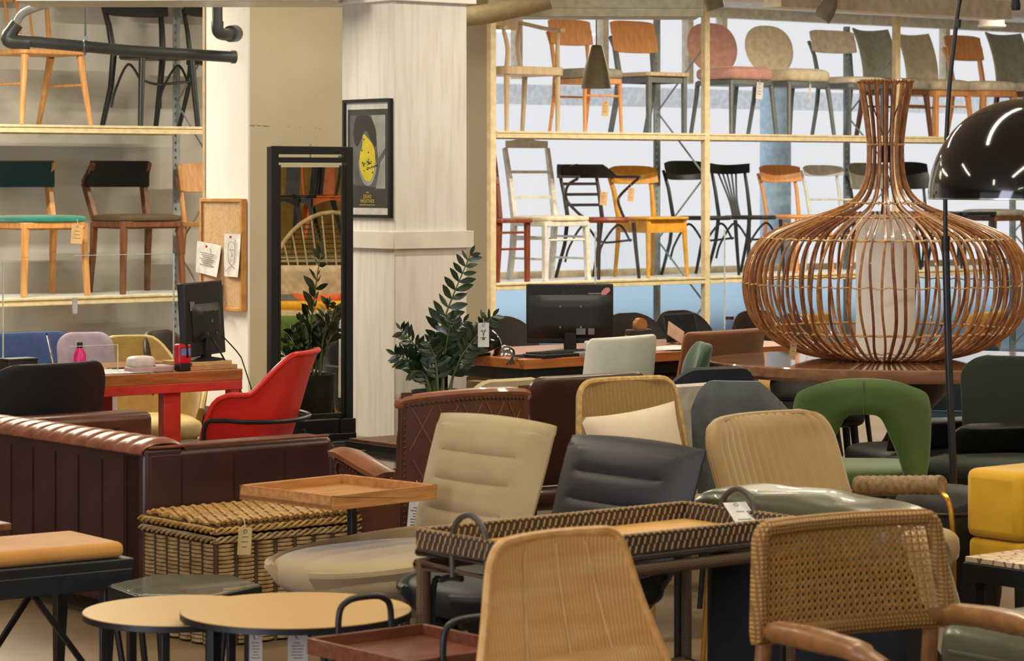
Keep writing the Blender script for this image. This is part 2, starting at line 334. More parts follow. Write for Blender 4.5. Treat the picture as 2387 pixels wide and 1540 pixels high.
    for z,side in str_:
        b=B(); q=.009
        if side: 
            for s in(-1,1): b.tube([(s*(fx+sp*.5),fy-sp*.5,z),(s*(fx+sp*.3),ry+rs*.6,z)],q,8)
        else: b.tube([(-fx-sp*.4,fy-sp*.5,z),(fx+sp*.4,fy-sp*.5,z)],q,8); b.tube([(-fx,ry+rs*.6,z),(fx,ry+rs*.6,z)],q,8)
        O('stretcher',b,lm,t)
    return t
def ovalpad(w,h,th,m):
    b=B(); N=32; K=6; vs=[];fs=[]
    pts=[(C(2*PI*i/N),S(2*PI*i/N)) for i in range(N)]
    for s in(-1,1):
        for k in range(K+1):
            r=k/K; 
            for x,y in pts: vs.append((math.copysign(abs(x)**.8,x)*w/2*r*(1-.16*(y<0)*abs(y)),s*th/2*(1-r**4)**.5,math.copysign(abs(y)**.85,y)*h/2*r))
    for q in range(2):
        o=q*(K+1)*N
        for k in range(K):
            for i in range(N): fs.append((o+k*N+i,o+k*N+(i+1)%N,o+(k+1)*N+(i+1)%N,o+(k+1)*N+i))
    return b.add(vs,fs,m)
def bent_loop(t,m,sh,w,d,y0=-.16):               # hoop stretcher of bentwood chairs
    O('hoop_stretcher',B().tube(cr([(-w/2+.05,-d/2+.05,sh-.17),(0,-d/2+.16,sh-.19),(w/2-.05,-d/2+.05,sh-.17)],6),.009,8),m,t)
    for s in(-1,1): O('hoop_stretcher',B().tube(cr([(s*(w/2-.05),-d/2+.07,sh-.18),(s*(w/2-.04),0,sh-.06),(s*(w/2-.05),d/2-.04,sh-.22),(s*(w/2-.04),d/2,sh-.34)],6),.009,8),m,t)
def shelf_at(px,z,d=.42,off=.05): a=kline(px,off); return R(a,off+d/2,z)
GU='chairs on the upper shelf'; GL='chairs on the lower shelf'
PINK=mat('pink_velvet',(214,160,148),.8,'fabric',sheen=.4); BEI=mat('beige_velvet',(230,214,186),.8,'fabric',sheen=.4); TAU=mat('taupe_fabric',(198,186,160),.85,'fabric')
GRYF=mat('grey_fabric',(160,157,144),.85,'fabric'); CRF=mat('cream_fabric',(224,212,190),.85,'fabric'); ORW=mat('orange_oak',(222,158,98),.5,'wood',(206,138,80),6,stretch=(8,8,1))
WHP=mat('white_paint',(222,220,214),.5); YEL=mat('mustard_yellow_paint',(222,160,52),.45); GRS=mat('grey_steel_legs',(112,116,116),.45,metal=.3)
# upper row, from the column to the right
def wishbone():
    t=chair('armchair','pale wooden armchair with a thin curved arm rail, beside the column on the upper shelf',shelf_at(1250,ZU,.46),RZ,GU,w=.56,d=.46,sh=.47,h=.70,lm=PALE,seat='slab',st=.06,r0=.022,r1=.016,sp=.0,rs=.03,lean=.02,back='none')
    for s in(-1,1): O('post',B().tube(cr([(s*.24,-.185,.45),(s*.235,-.19,.6),(s*.26,-.17,.74)],5),[.02,.015],8),PALE,t); O('post',B().tube(cr([(s*.2,.19,.45),(s*.18,.21,.64),(s*.2,.21,.80)],5),[.02,.016],8),PALE,t)
    O('arm_rail',B().tube(cr([(-.27,-.21,.745),(-.285,.0,.765),(-.2,.21,.815),(0,.27,.835),(.2,.21,.815),(.285,.0,.765),(.27,-.21,.745)],6),.022,8,flat=.7),PALE,t)
    O('backrest',B().sheet(lambda u,v:((u-.5)*.34,.245-.05*(2*u-1)**2,.76+.10*v),12,4,.02),PALE,t)
wishbone()
chair('dining_chair','oak-backed chair with a thick grey cushion seat behind the hanging cone lamp',shelf_at(1413,ZU),RZ,GU,w=.42,lm=ORW,seat='pad',sm=GRYF,st=.07,h=.86,z0=.66,sp=.01,str_=((.27,0),))
chair('dining_chair','square oak-backed chair on grey splayed legs on the upper shelf',shelf_at(1563,ZU),RZ,GU,w=.44,lm=GRS,sm=PALE,bm=ORW,seat='slab',st=.03,h=.87,z0=.62,leg='square',r0=.018,r1=.016,sp=.0,rs=.1,apron=.05,cv=.03,bw=.40)
chair('dining_chair','pink round-backed chair with a pink padded seat',shelf_at(1756,ZU),RZ,GU,w=.50,d=.46,lm=GRS,sm=PINK,bm=PINK,seat='pad',st=.10,sh=.51,h=.89,back='oval',bw=.54,r0=.02,r1=.016,sp=.03,lean=.1)
chair('dining_chair','beige round-backed chair beside the pink one on the upper shelf',shelf_at(1889,ZU),RZ,GU,w=.50,d=.46,lm=GRS,sm=BEI,bm=BEI,seat='pad',st=.10,sh=.51,h=.89,back='oval',bw=.54,r0=.02,r1=.016,sp=.04,lean=.1)
chair('dining_chair','chair with a low cream back band right of the beige round-backed chair',shelf_at(2028,ZU),RZ,GU,w=.46,lm=GRS,sm=CRF,bm=CRF,seat='pad',st=.05,h=.87,z0=.68,leg='square',r0=.014,r1=.012,sp=.0,rs=.08,cv=.05,bw=.46)
chair('dining_chair','olive-grey upholstered chair with a full square back, behind the neck of the rattan lamp',shelf_at(2130,ZU),RZ,GU,w=.46,lm=WALN,sm=GRYF,bm=GRYF,seat='pad',st=.09,h=.90,back='pad',bw=.42,leg='square',r0=.02,r1=.014,lean=.12,str_=((.25,0),))
chair('dining_chair','taupe upholstered square-backed chair with orange wooden legs on the upper shelf',shelf_at(2228,ZU),RZ,GU,w=.46,lm=ORW,sm=TAU,bm=TAU,seat='pad',st=.09,h=.88,back='pad',bw=.40,leg='square',r0=.02,r1=.014,lean=.12,str_=((.25,0),))
chair('dining_chair','bright orange wooden-backed chair with a white seat beside the arc lamp rod',shelf_at(2338,ZU),RZ,GU,w=.46,lm=ORW,sm=CRF,bm=ORW,seat='pad',st=.08,h=.88,z0=.66,leg='square',r0=.018,r1=.014,lean=.1,cv=.03)
chair('dining_chair','dark taupe square-backed chair above the black dome lamp shade',shelf_at(2440,ZU),RZ,GU,w=.46,lm=WALN,sm=TAU,bm=GRYF,seat='pad',st=.08,h=.92,back='pad',bw=.46,leg='square',r0=.018,r1=.014,lean=.12)
# lower row
chair('dining_chair','red-brown ladder-back chair beside the first cream post',shelf_at(1205,ZL),RZ,GL,w=.36,d=.40,lm=REDW,seat='slab',st=.03,h=.95,back='ladder',z0=.58,n=4,leg='square',r0=.018,r1=.016,sp=.0,rs=.03,str_=((.36,0),(.24,0)))
chair('dining_chair','tall white-painted ladder-back chair with a cream seat pad',shelf_at(1326,ZL),RZ,GL,w=.47,d=.44,lm=WHP,sm=CRF,seat='pad',st=.03,h=1.0,back='ladder',z0=.62,n=3,leg='square',r0=.02,r1=.018,sp=.01,rs=.05,str_=((.3,0),(.16,1),(.32,1)),lean=.1,apron=.03)
def bentarm():
    t=chair('armchair','dark bentwood armchair with curling arms and a red-brown seat',shelf_at(1446,ZL,.44),RZ,GL,w=.42,d=.44,lm=DKW,sm=REDW,seat='round',st=.04,h=.80,back='ladder',z0=.56,n=4,r0=.017,r1=.013,sp=.03,rs=.12,lean=.08)
    bent_loop(t,DKW,.46,.42,.44)
    O('arm_rail',B().sheet(lambda u,v:(.30*S((u-.5)*3.3),.06+.26*C((u-.5)*3.3)-.0*v-.14*(abs(u-.5)>.42),.755+.02*v+(.085*v if abs(u-.5)<.25 else .085*v*max(0,1-(abs(u-.5)-.25)*8))),40,3,.026),DKW,t,.004)
    for s in(-1,1): O('arm_support',B().tube(cr([(s*.30,-.08,.75),(s*.31,.02,.70),(s*.26,.1,.60),(s*.22,.02,.50),(s*.19,-.05,.45)],6),.011,8),DKW,t)
bentarm()
chair('dining_chair','mustard yellow painted chair with a wide curved top rail',shelf_at(1562,ZL),RZ,GL,w=.44,d=.42,lm=YEL,seat='slab',st=.02,h=.85,z0=.71,cv=.06,r0=.022,r1=.014,sp=.02,rs=.03,apron=.1,bw=.42,seatlip=1)
t=chair('dining_chair','black bentwood chair with a half-moon back behind the middle cream post',shelf_at(1686,ZL),RZ,GL,w=.42,d=.42,lm=BLKW,seat='round',st=.03,h=.89,z0=.74,cv=.06,r0=.016,r1=.012,sp=.02,rs=.12,bw=.40); bent_loop(t,BLKW,.46,.42,.42)
t=chair('dining_chair','black bentwood chair with a fan of five back slats',shelf_at(1792,ZL),RZ,GL,w=.42,d=.42,lm=BLKW,seat='round',st=.03,h=.86,back='fan',r0=.016,r1=.012,sp=.02,rs=.12); bent_loop(t,BLKW,.46,.42,.42)
t=chair('dining_chair','honey beech bentwood chair with a smooth curved back, left of the rattan lamp neck',shelf_at(1905,ZL),RZ,GL,w=.44,d=.42,lm=ORW,seat='round',st=.03,h=.86,z0=.72,cv=.06,r0=.017,r1=.013,sp=.02,rs=.10,bw=.40); bent_loop(t,ORW,.46,.42,.42)
chair('dining_chair','pale chair with one thin back rail and a cross bar, beside the honey beech chair',shelf_at(2005,ZL),RZ,GL,w=.44,d=.42,lm=WHP,seat='slab',st=.025,h=.86,z0=.77,cv=.07,r0=.015,r1=.012,sp=.02,rs=.05,bw=.40,str_=((.58,0),))
chair('dining_chair','grey-green shell-backed chair seen through the rattan lamp neck',shelf_at(2108,ZL),RZ,GL,w=.44,d=.42,lm=BLKW,sm=GRYF,bm=GRYF,seat='pad',st=.05,h=.88,z0=.66,cv=.07,bw=.40,leg='square',r0=.012,r1=.010,sp=.03,rs=.06)
chair('dining_chair','black shell-backed chair between the rattan lamp neck and the dome lamp',shelf_at(2205,ZL),RZ,GL,w=.44,d=.42,lm=BLKW,seat='pad',st=.05,h=.89,z0=.66,cv=.07,bw=.40,r0=.013,r1=.010,sp=.03,rs=.06)
chair('stool','black-topped stool on the lower shelf under the dome lamp',shelf_at(2290,ZL),RZ,GL,w=.42,d=.42,lm=BLKW,seat='slab',st=.03,back='none',sh=.47)
chair('stool','grey padded wooden stool on the lower shelf behind the lamp stand',shelf_at(2360,ZL),RZ,GL,w=.44,d=.42,lm=WALN,sm=GRYF,seat='pad',st=.05,back='none',sh=.47,leg='square')
# left shelf
GV='chairs on the left shelving'
TEAL=mat('teal_velvet',(28,136,120),.75,'fabric',(18,96,96),8,sheen=.5); DBR=mat('dark_brown_fabric',(88,74,54),.85,'fabric')
TEALB=mat('dark_teal_fabric',(16,60,66),.8,'fabric',sheen=.3); CHAR=mat('charcoal_fabric',(24,24,26),.85,'fabric')
def panelchair(label,px,sm,bm,lm):
    t=chair('dining_chair',label,shelf_at(px,ZL,.46),RZ,GV,w=.50,d=.46,lm=lm,sm=sm,seat='pad',st=.035,h=.76,back='none',leg='square',r0=.02,r1=.016,sp=.02,rs=.04,apron=.04,sh=.50)
    for s in(-1,1): O('post',B().bar((s*.20,.20,.48),(s*.225,.30,.73),.04,.05,.035,.05,up=(0,1,0)).bar((s*.225,.30,.72),(s*.215,.20,.86),.035,.05,.03,.03,up=(0,1,0)),lm,t,.004)
    O('backrest',B().sheet(lambda u,v:((u-.5)*(.50-.06*v),.29-.05*v+.05*(1-(2*u-1)**2)-.03,.70+.17*v),16,6,.035),bm,t,.008)
panelchair('wooden chair with a bright teal seat and dark teal back band on the left shelf',135,TEAL,TEALB,HONEY)
panelchair('walnut chair with a charcoal back band and brown seat beside the teal chair',362,DBR,CHAR,WALN)
chair('dining_chair','light wooden chair half hidden behind the white pier on the left shelf',shelf_at(556,ZL),RZ,GV,w=.44,lm=HONEY,seat='slab',st=.03,h=.86,z0=.66,cv=.05)
def spindle():
    t=chair('dining_chair','light beech chair with slanting round legs on the top left shelf',shelf_at(131,ZU,.46),RZ,GV,w=.48,d=.46,lm=HONEY,seat='slab',st=.03,back='none',r0=.026,r1=.016,sp=.05,rs=.22,str_=((.26,1),),sh=.48)
    for s in(-1,1): O('post',B().tube([(s*.19,.19,.47),(s*.22,.30,.86)],[.018,.014],8),HONEY,t)
    for x in(-.08,0,.08): O('spindle',B().tube([(x,.2,.47),(x*1.1,.3,.84)],.009,8),HONEY,t)
    O('top_rail',B().sheet(lambda u,v:((u-.5)*.52,.31+.04*(1-(2*u-1)**2)-.03,.81+.07*v),14,4,.02),HONEY,t)
spindle()
t=chair('dining_chair','black bentwood cafe chair beside the light beech chair on the top left shelf',shelf_at(396,ZU),RZ,GV,w=.46,d=.44,lm=BLKW,seat='round',st=.035,h=.86,z0=.74,cv=.05,r0=.023,r1=.018,sp=.03,rs=.12,bw=.44,sh=.48); bent_loop(t,BLKW,.47,.46,.44)
t=chair('dining_chair','black chair mostly hidden behind the white pier on the top left shelf',shelf_at(575,ZU),RZ,GV,w=.46,d=.44,lm=BLKW,seat='slab',st=.035,h=.86,z0=.76,cv=.05,r0=.018,r1=.014,sp=.03,rs=.12)
# shelf_tags: price tags hanging from the chairs on the shelves
TAGS=[]
# ---------------------------------------------------------------- left zone: pipes, notice board, desk, sofa
DUCT=mat('pale_sheet_metal',(204,204,198),.35,metal=.3)
y0=13.6
m=B(); p=[at(120,22,y0),at(610,2,y0)]
one('air_duct','pale grey sheet duct crossing the top of the left side',
    'duct',B().box((0,0,0),(1.6,.5,.34)),DUCT,(at(365,0,y0)+V((.1,.25,.165))),.0,None,.004)
PIPG=mat('grey_pipe_plastic',(72,76,78),.4)
t=thing('waste_pipe','dark grey drain pipe with an elbow crossing before the top left chairs','pipe',at(22,95,14.6))
o=at(22,95,14.6); q=lambda px,py,Y:at(px,py,Y)-o
O('pipe',B().tube([q(22,92,14.6),q(300,118,14.75),q(545,133,14.95)],.031,16),PIPG,t)
O('elbow',B().tube(cr([q(40,55,14.6),q(20,85,14.6),q(26,96,14.6),q(70,99,14.62)],5),[.036,.04,.04,.037],14),PIPG,t)
O('hose',B().tube(cr([q(40,50,14.6),q(55,30,14.58),q(95,14,14.5),q(120,10,14.4)],5),.022,12),mat('pale_grey_hose',(176,178,180),.5),t)
O('clamp',B().tube([q(198,110,14.7)+V((0,C(a)*.036,S(a)*.036)) for a in [i*PI/8 for i in range(16)]],.007,6,True).bar(q(200,96,14.7),q(200,84,14.7),.02,.012),STEEL,t)
O('hanger_rod',B().tube([q(199,86,14.7),q(202,-60,14.7)],.006,6),STEEL,t)
O('end_flange',B().tube([q(540,132.6,14.95),q(548,133,14.96)],.036,16),PIPG,t)
t=thing('drain_elbow','short dark pipe elbow entering the white pier at the top','pipe',at(510,60,14.7)); o=at(510,60,14.7); q=lambda px,py,Y:at(px,py,Y)-o
O('pipe',B().tube([q(506,-40,14.7),q(507,60,14.7)],.028,14),PIPG,t)
O('elbow',B().tube(cr([q(507,50,14.7),q(508,72,14.7),q(520,80,14.75),q(538,79,14.85)],5),.033,14),PIPG,t)
O('end_flange',B().tube([q(537,79,14.84),q(547,78,14.95)],[.045,.047],16),PIPG,t)
# notice board hanging on the white pier, with its papers
nb=gx(581,14.93); nz=lambda py:EYE-(py-YH)/F*15.1
NR=RZ-PI/2                                        # local x runs along the white face towards the camera, local -y looks out of it
bw_=.43; zt,zb_=nz(463),nz(724); org=pc-A_*.022+B_*.215
t=thing('notice_board','cork notice board with papers pinned on the white pier','notice board',(org.x,org.y,(zt+zb_)/2),NR)
CORK=mat('cork',(206,174,136),.9,'plain',(192,156,114),60)
O('cork_panel',B().box((0,.0,0),(bw_-.03,.016,zt-zb_-.03)),CORK,t)
b=B(); hh=(zt-zb_)/2
for s in(-1,1): b.box((s*(bw_/2-.009),-.002,0),(.018,.034,2*hh)); b.box((0,-.002,s*(hh-.009)),(bw_-.036,.034,.018))
O('frame',b,mat('board_frame_wood',(204,150,84),.5,'wood',(184,126,62)),t,.002)
def sheetpaper(name,label,cx,cz,w,h,rot,lines,m=PAPER,extra=None):
    p=thing(name,label,'paper',org+Mx.Rotation(NR,3,'Z')@V((cx,-.016,0))+V((0,0,cz)),NR)
    mm=T(0,0,0,0,rot,0)
    O('sheet',B().sheet(lambda u,v:((u-.5)*w,-.012*((u-.5)**2+v*.5*(1-v))*1.6-.002-.02*(1-v)**2*u,(v-.5)*h),8,8,.0006,mm),m,p)
    b=B()
    for x,z,l in lines: b.box((x,-.016,z),(l,.0006,.003),mm)
    if b.v: O('writing',b,INK,p)
    O('pin',B().lathe([(0,-.006),(.006,-.006),(.006,.006),(0,.006)],10,(0,-.02,h/2-.018)),mat('red_pin',(190,40,50),.4),p)
    if extra: extra(p,mm)
    return p
zz=lambda py:nz(py)
sheetpaper('letter','typed letter with a red mark pinned on the left of the cork board',-.115,zz(605),.245,.175,.09,[(-.0,.03-.011*i,.15-.03*(i%3)) for i in range(7)])
def face(p,mm):
    b=B()
    for P in([(-.03,.06),(.0,.075),(.03,.06),(.036,.02),(.03,-.03),(0,-.055),(-.03,-.03),(-.034,.02),(-.03,.06)],[(-.02,.025),(-.01,.032),(-.002,.025)],[(.006,.025),(.014,.032),(.022,.025)],[(.0,.02),(.006,-.005),(-.004,-.006)],[(-.012,-.026),(.002,-.03),(.014,-.025)],[(-.06,-.09),(-.03,-.07),(0,-.06),(.03,-.072),(.06,-.09)]):
        b.tube([mm@V((x,-.014,z)) for x,z in cr([(a,c,0) for a,c in P],4) for z in [z]] if False else [mm@V((v.x,-.014,v.y)) for v in cr([(a,c,0) for a,c in P],4)],.0011,4)
    O('drawing',b,INK,p)
sheetpaper('line_drawing','white sheet with a pen drawing of a face on the cork board',.130,zz(594),.165,.235,.0,[],PAPER,face)
sheetpaper('note','white sheet half hidden behind the desk monitor on the cork board',-.055,zz(690),.16,.15,-.02,[(0,.03-.012*i,.1) for i in range(5)])
# desk with the red frame: its front edge runs with the shop's long axis
WTOP=mat('oiled_desk_wood',(176,112,58),.35,'wood',(140,84,40),5,stretch=(1,10,10)); REDM=mat('red_painted_steel',(196,60,46),.4)
dr=on(566,859,.75)                                # right front corner of the top
DL,DD=2.0,.72
t=thing('desk','long wooden desk on a red steel frame','desk',(dr.x,dr.y,0),RZ)
O('desk_top',B().box((-DL/2,DD/2,.725),(DL,DD,.05)),WTOP,t,.003)
O('frame',B().box((-DL/2,.02,.68),(DL-.004,.04,.04)).box((-DL/2,DD-.03,.68),(DL-.1,.04,.04)).box((-.03,DD/2,.68),(.05,DD-.06,.04)),REDM,t,.002)
for x in(-.34,-1.9): O('leg',B().box((x,.06,.33),(.085,.05,.66)),REDM,t,.003); O('leg',B().box((x,DD-.08,.33),(.085,.05,.66)),REDM,t,.003)
O('leg',B().box((-.03,.03,.64),(.055,.05,.09)),REDM,t,.002)
def D(x,y,z=.75): return (dr+A_*x+B_*y).xy.to_3d()+V((0,0,z))
# monitor seen from behind, turned to the left
def monitor(label,loc,rz,w,h,thick=.03,zb=.10,tilt=0.,logo=None,sticker=False,hump=(.6,.55)):
    t=thing('monitor',label,'monitor',loc,rz); zc=zb+h/2; mm=T(0,0,zc,tilt)
    O('screen',B().box((0,-thick/2-.001,0),(w-.02,.002,h-.03),mm),mat('screen_glass',(14,16,24),.08),t)
    O('housing',B().box((0,0,0),(w,thick,h),mm),BLKP,t,.006)
    O('rear_cover',B().sheet(lambda u,v:((u-.5)*w*hump[0],thick/2+.001+.028*min(1,6*min(u,1-u),5*min(v,1-v)),(v-.5)*h*hump[1]-.05*h),12,10,.004,mm),BLKP,t)
    O('stand',B().bar((0,.02,0),(0,.025,zb+.1),.06,.03),BLKP,t,.004); O('foot',B().lathe([(0,0),(.12,0),(.12,.006),(.05,.016),(0,.016)],24,ey=.75),BLKP,t)
    for x in(-.05,.05):
        for z in(-.05,.05): O('screw',B().lathe([(0,0),(.005,0),(.005,.002),(0,.002)],8,m=mm@T(x,thick/2+.03,z-.05*h,-PI/2)),STEEL,t)
    return t,mm
t,mm=monitor('black flat monitor seen from behind on the desk with the red frame',D(-.125,.14,.785),PI+1.27,.42,.325,.035,.022,.06,hump=(.7,.5))
O('rating_plate',B().box((.14,.021,.06),(.05,.001,.04),mm),mat('grey_label',(120,120,122),.6),t)
O('logo',B().box((0,.050,-.012),(.022,.002,.016),mm),mat('grey_logo',(90,90,94),.5),t)
O('cable',B().tube(cr([(-.12,.05,.10),(-.18,.1,.02),(-.2,.12,-.04),(-.22,.2,-.3)],6),.003,6),BLKP,t)
O('cable',B().tube(cr([(.02,.06,.10),(0,.10,.02),(-.02,.16,-.10),(.0,.26,-.3),(.03,.34,-.62)],6),.004,6),BLKP,t)
# book-like wooden blocks under the monitor
for i,(x,z,w,c) in enumerate(((-.14,.75,.26,(186,146,96)),(-.15,.7685,.22,(206,170,116)))):
    one('wood_block',('lower wide','upper narrow')[i]+' wooden block under the desk monitor','block',B().box((0,0,.009),(w,.22,.018)),mat('block%d'%i,c,.6,'wood'),D(x,.14,z),RZ+.1,None,.002)
# stamp, card reader, papers, pen and the pink bottle
t=thing('stamp','red self-inking stamp on the wooden desk','stamp',D(-.29,.035),RZ)
O('base',B().box((0,0,.02),(.055,.05,.04)),BLKP,t,.006); O('body',B().prism(rr(.07,.055,.02),.03,.12),mat('stamp_red',(196,30,44),.3),t,.01); O('label',B().box((0,-.0285,.085),(.05,.001,.03)),mat('stamp_label',(110,130,190),.5),t)
t=thing('card_reader','white and pinkish card terminal lying on the wooden desk','card reader',D(-.43,.08),RZ-.1)
WPL=mat('white_plastic',(226,216,212),.4)
O('body',B().cush((-.04,0,.045),(.12,.085,.055),.5,.6),WPL,t); O('base',B().prism(rr(.21,.105,.03),0,.026),mat('dusty_pink_plastic',(190,164,160),.5),t,.006); O('keypad',B().box((.05,0,.027),(.07,.07,.004)),WPL,t,.001)
one('smartphone','black phone lying beside the white card terminal','phone',B().box((0,0,.005),(.15,.075,.01)),mat('phone_glass',(16,16,18),.1),D(-.44,.26),RZ-.15,None,.003)
b=B(); rnd=random.Random(4)
for i in range(6): b.box((0,0,.0012*i+.0006),(.297,.21,.0011),T(rnd.uniform(-.02,.02),rnd.uniform(-.02,.02),0,0,0,rnd.uniform(-.2,.2)))
one('paper_pile','loose white papers on the desk beside the phone','paper',b,PAPER,D(-.58,.14),RZ,None)
b=B()
for i in range(5): b.box((0,0,.0012*i+.0006),(.297,.21,.0011),T(rnd.uniform(-.02,.02),rnd.uniform(-.02,.02),0,0,0,rnd.uniform(-.3,.3)))
one('paper_pile','printed papers at the far left end of the desk','paper',b,mat('paper_pink',(222,206,200),.8),D(-1.06,.15),RZ,None)
t=thing('wallet','black box of desk odds behind the papers at the desk end','box',D(-.93,.33),RZ); O('body',B().box((0,0,.03),(.14,.09,.06)),BLKP,t,.004); O('lid',B().box((0,0,.064),(.145,.095,.01)),BLK,t,.003)
t=thing('bottle','bright pink bottle standing behind the small clear stand','bottle',D(-.63,.33),RZ); O('body',B().lathe([(0,0),(.026,0),(.028,.02),(.028,.07),(.014,.10),(.0,.10)],20),mat('pink_plastic',(232,44,130),.3),t); O('cap',B().lathe([(0,.10),(.013,.10),(.012,.125),(0,.125)],14),BLKP,t)
t=thing('pen','silver pen standing tilted before the blue chair','pen',D(-.75,.33),RZ); O('barrel',B().tube([(0,0,.0),(-.03,.02,.16)],.006,8),CHROME,t); O('tip',B().tube([(0,0,0),(.002,-.001,-.0)],.005,8) if False else B().tube([(-.03,.02,.16),(-.032,.0215,.172)],[.006,.002],8),BLKP,t)
ACR=glassy('clear_acrylic',(250,252,252)); EDG=mat('acrylic_edge_gleam',(216,228,224),.25)  # whitish edge colour stands in for light gleaming along the cut edges
t=thing('acrylic_stand','small clear acrylic leaflet stand on the desk','stand',D(-.66,.16),RZ); O('panel',B().box((0,0,.06),(.24,.004,.12)),ACR,t); O('edge',B().box((.12,0,.06),(.003,.005,.12)).box((0,0,.12),(.24,.005,.002)),EDG,t); O('foot',B().box((0,.03,.002),(.24,.06,.004)),ACR,t)
# clear protective screen standing on the desk
t=thing('acrylic_screen','tall clear acrylic screen standing along the desk with the red frame','screen',D(-.52,.43),RZ)
hs=.50
O('panel',B().box((-.255,0,hs/2),(.35,.005,hs-.03)),ACR,t); O('panel',B().box((.175,0,hs/2),(.51,.005,hs)),ACR,t)
O('edge',B().box((.43,0,hs/2),(.006,.006,hs)).box((.175,0,hs),(.51,.006,.003)),EDG,t); O('edge',B().box((-.43,0,hs/2),(.005,.006,hs-.03)),EDG,t)
for x in(-.35,-.05,.35): O('foot',B().box((x,0,.004),(.06,.16,.008)),ACR,t)
O('clip',B().box((-.08,-.004,hs-.22),(.02,.012,.07)),mat('clear_clip',(206,214,214),.3),t)
# ---- tub and shell chairs
def tub(name,label,cat,loc,rz,m,w=.6,d=.58,zs=.42,hb=.80,ha=.62,phi=2.05,pb=.9,th=.03,drop=.1,leg='round',lm=None,lr=.012,group=None,flare=1.18,zlo=None,cushion=None,nof=False,tilt=.10,sq=.75,rim=None,front=.04,lsp=.05,kleg=4):
    """upholstered or moulded shell: back at +y, open at -y; rim drops from hb at the back to ha at the arms"""
    t=thing(name,label,cat,loc,rz,group); zlo=zs-.06 if zlo is None else zlo; lm=lm or BLK
    pw=lambda x,e:math.copysign(abs(x)**e,x)
    def rimz(a):
        a=abs(a); k=1-min(1,max(0,(a-.25)/pb)); k=k*k*(3-2*k); h=ha+(hb-ha)*k
        e=max(0,(a-(phi-.45))/.45); return h-drop*e*e
    def fn(u,v):
        a=(u-.5)*2*phi; s=1/flare+(1-1/flare)*v**.8; x=w/2*pw(S(a),sq)*s; y=d/2*pw(C(a),sq)*s+tilt*max(0,C(a))*v
        z=zlo+(rimz(a)-zlo)*v
        return (x,y,z)
    O('shell',B().sheet(fn,36,12,th),m,t)
    O('seat',B().cush((0,-.02,zs-.03),(w*.92,d*.95,.12),.6,.5),cushion or m,t)
    if rim: O('piping',B().tube([V(fn(i/48,1)) for i in range(49)],rim,6),cushion or m,t)
    for x in(-1,1):
        for y in(-1,1): O('leg',B().tube([(x*w*.28,y*d*.26,zs-.06),(x*(w*.28+lsp),y*(d*.26+lsp),0)],[lr,lr*.7],10),lm,t)
    return t
RPL=mat('red_plastic',(216,44,36),.35,'plain',(206,38,32),3)
# red moulded armchair seen from its side: faces left and away
rc=gx(560,11.7)
t=thing('armchair','bright red moulded plastic armchair in front of the standing mirror','chair',rc,-PI/2-.22)
def redshell(u,v):
    a=(u-.5)*2*2.0; k=1-min(1,max(0,(abs(a)-.40)/.72)); k=k*k*(3-2*k); rimh=.69+.165*k-.24*max(0,(abs(a)-1.45)/.55)**2
    s=.80+.20*v; x=.30*math.copysign(abs(S(a))**.7,S(a))*s; y=.19*math.copysign(abs(C(a))**.75,C(a))*s+.10*v*max(0,C(a))**1.2*k
    f=.03*max(0,v-.8)/.2; return (x*(1+f),y*(1+f)+.02,.40+(rimh-.40)*v)
O('shell',B().sheet(redshell,44,14,.008),RPL,t); O('rim',B().tube([V(redshell(i/60,1))+V((0,0,0)) for i in range(61)],.012,8),RPL,t)
O('seat',B().cush((0,-.02,.40),(.50,.36,.07),.6,.5),RPL,t)
b=B(); b.tube(cr([(-.30,-.06,.36),(-.315,-.05,.56),(-.315,.02,.585),(-.30,.14,.58),(-.14,.265,.575),(.14,.265,.575),(.30,.14,.58),(.315,.02,.585),(.315,-.05,.56),(.30,-.06,.36)],6),.010,8); O('frame',b,BLK,t)
for x in(-1,1):
    for y in(-.2,.2): O('leg',B().tube([(x*.265,y,.50 if y>0 else .40),(x*.28,y*1.25,0)],.010,8),BLK,t)
# chairs at the desk
BLU=mat('blue_velvet',(34,74,130),.75,'fabric',sheen=.3); LIL=mat('lilac_grey_fabric',(176,160,172),.8,'fabric'); MUS=mat('olive_mustard_velvet',(160,124,56),.7,'fabric',sheen=.4)
def backchair(name,label,cat,loc,rz,m,w,h,zs=.44,d=.46,r=.10,th=.045,lean=.08,cv=.06,lm=None,taper=.92,lr=.014,seat=True,mid=None,low=None,group=None,lab=None):
    """padded chair: rounded back slab curving round the sitter, seat and four legs"""
    t=thing(name,label,cat,loc,rz,group); lm=lm or BLK; low=zs+.02 if low is None else low
    def fn(u,v):
        v=sn(v); hw=w/2*(taper+(1-taper)*v) if taper<1 else w/2*(1+(taper-1)*(1-v))
        zz_=(h-low)*v; e=max(0,zz_-(h-low-r))/r; cut=r*(1-math.sqrt(max(0,1-e*e))) if e>0 else 0
        x=(2*u-1)*(hw-cut); return (x,d/2-.04+lean*v+cv*(1-(x/(w/2))**2)-cv*.5,low+zz_)
    O('backrest',B().sheet(fn,20,24,lambda u,v:th*(1-.75*max(abs(2*u-1),abs(2*v-1))**6)),m,t)
    if seat: O('seat',B().cush((0,0,zs-.03),(w*1.0,d,.11),.35,.45),m,t)
    for x in(-1,1):
        for y in(-1,1): O('leg',B().tube([(x*w*.36,y*d*.36,zs-.06),(x*w*.44,y*d*.46,0)],[lr,lr*.75],10),lm,t)
    return t
backchair('armchair','blue velvet chair behind the clear screen at the desk','chair',bp(66,13.2,RZ),RZ,BLU,.56,.845,lm=BLK)
backchair('chair','lilac-grey slim-backed chair behind the pink bottle','chair',bp(205,12.9,RZ-.35),RZ-.35,LIL,.27,.86,taper=1.0,cv=.02,r=.07,lean=.12)
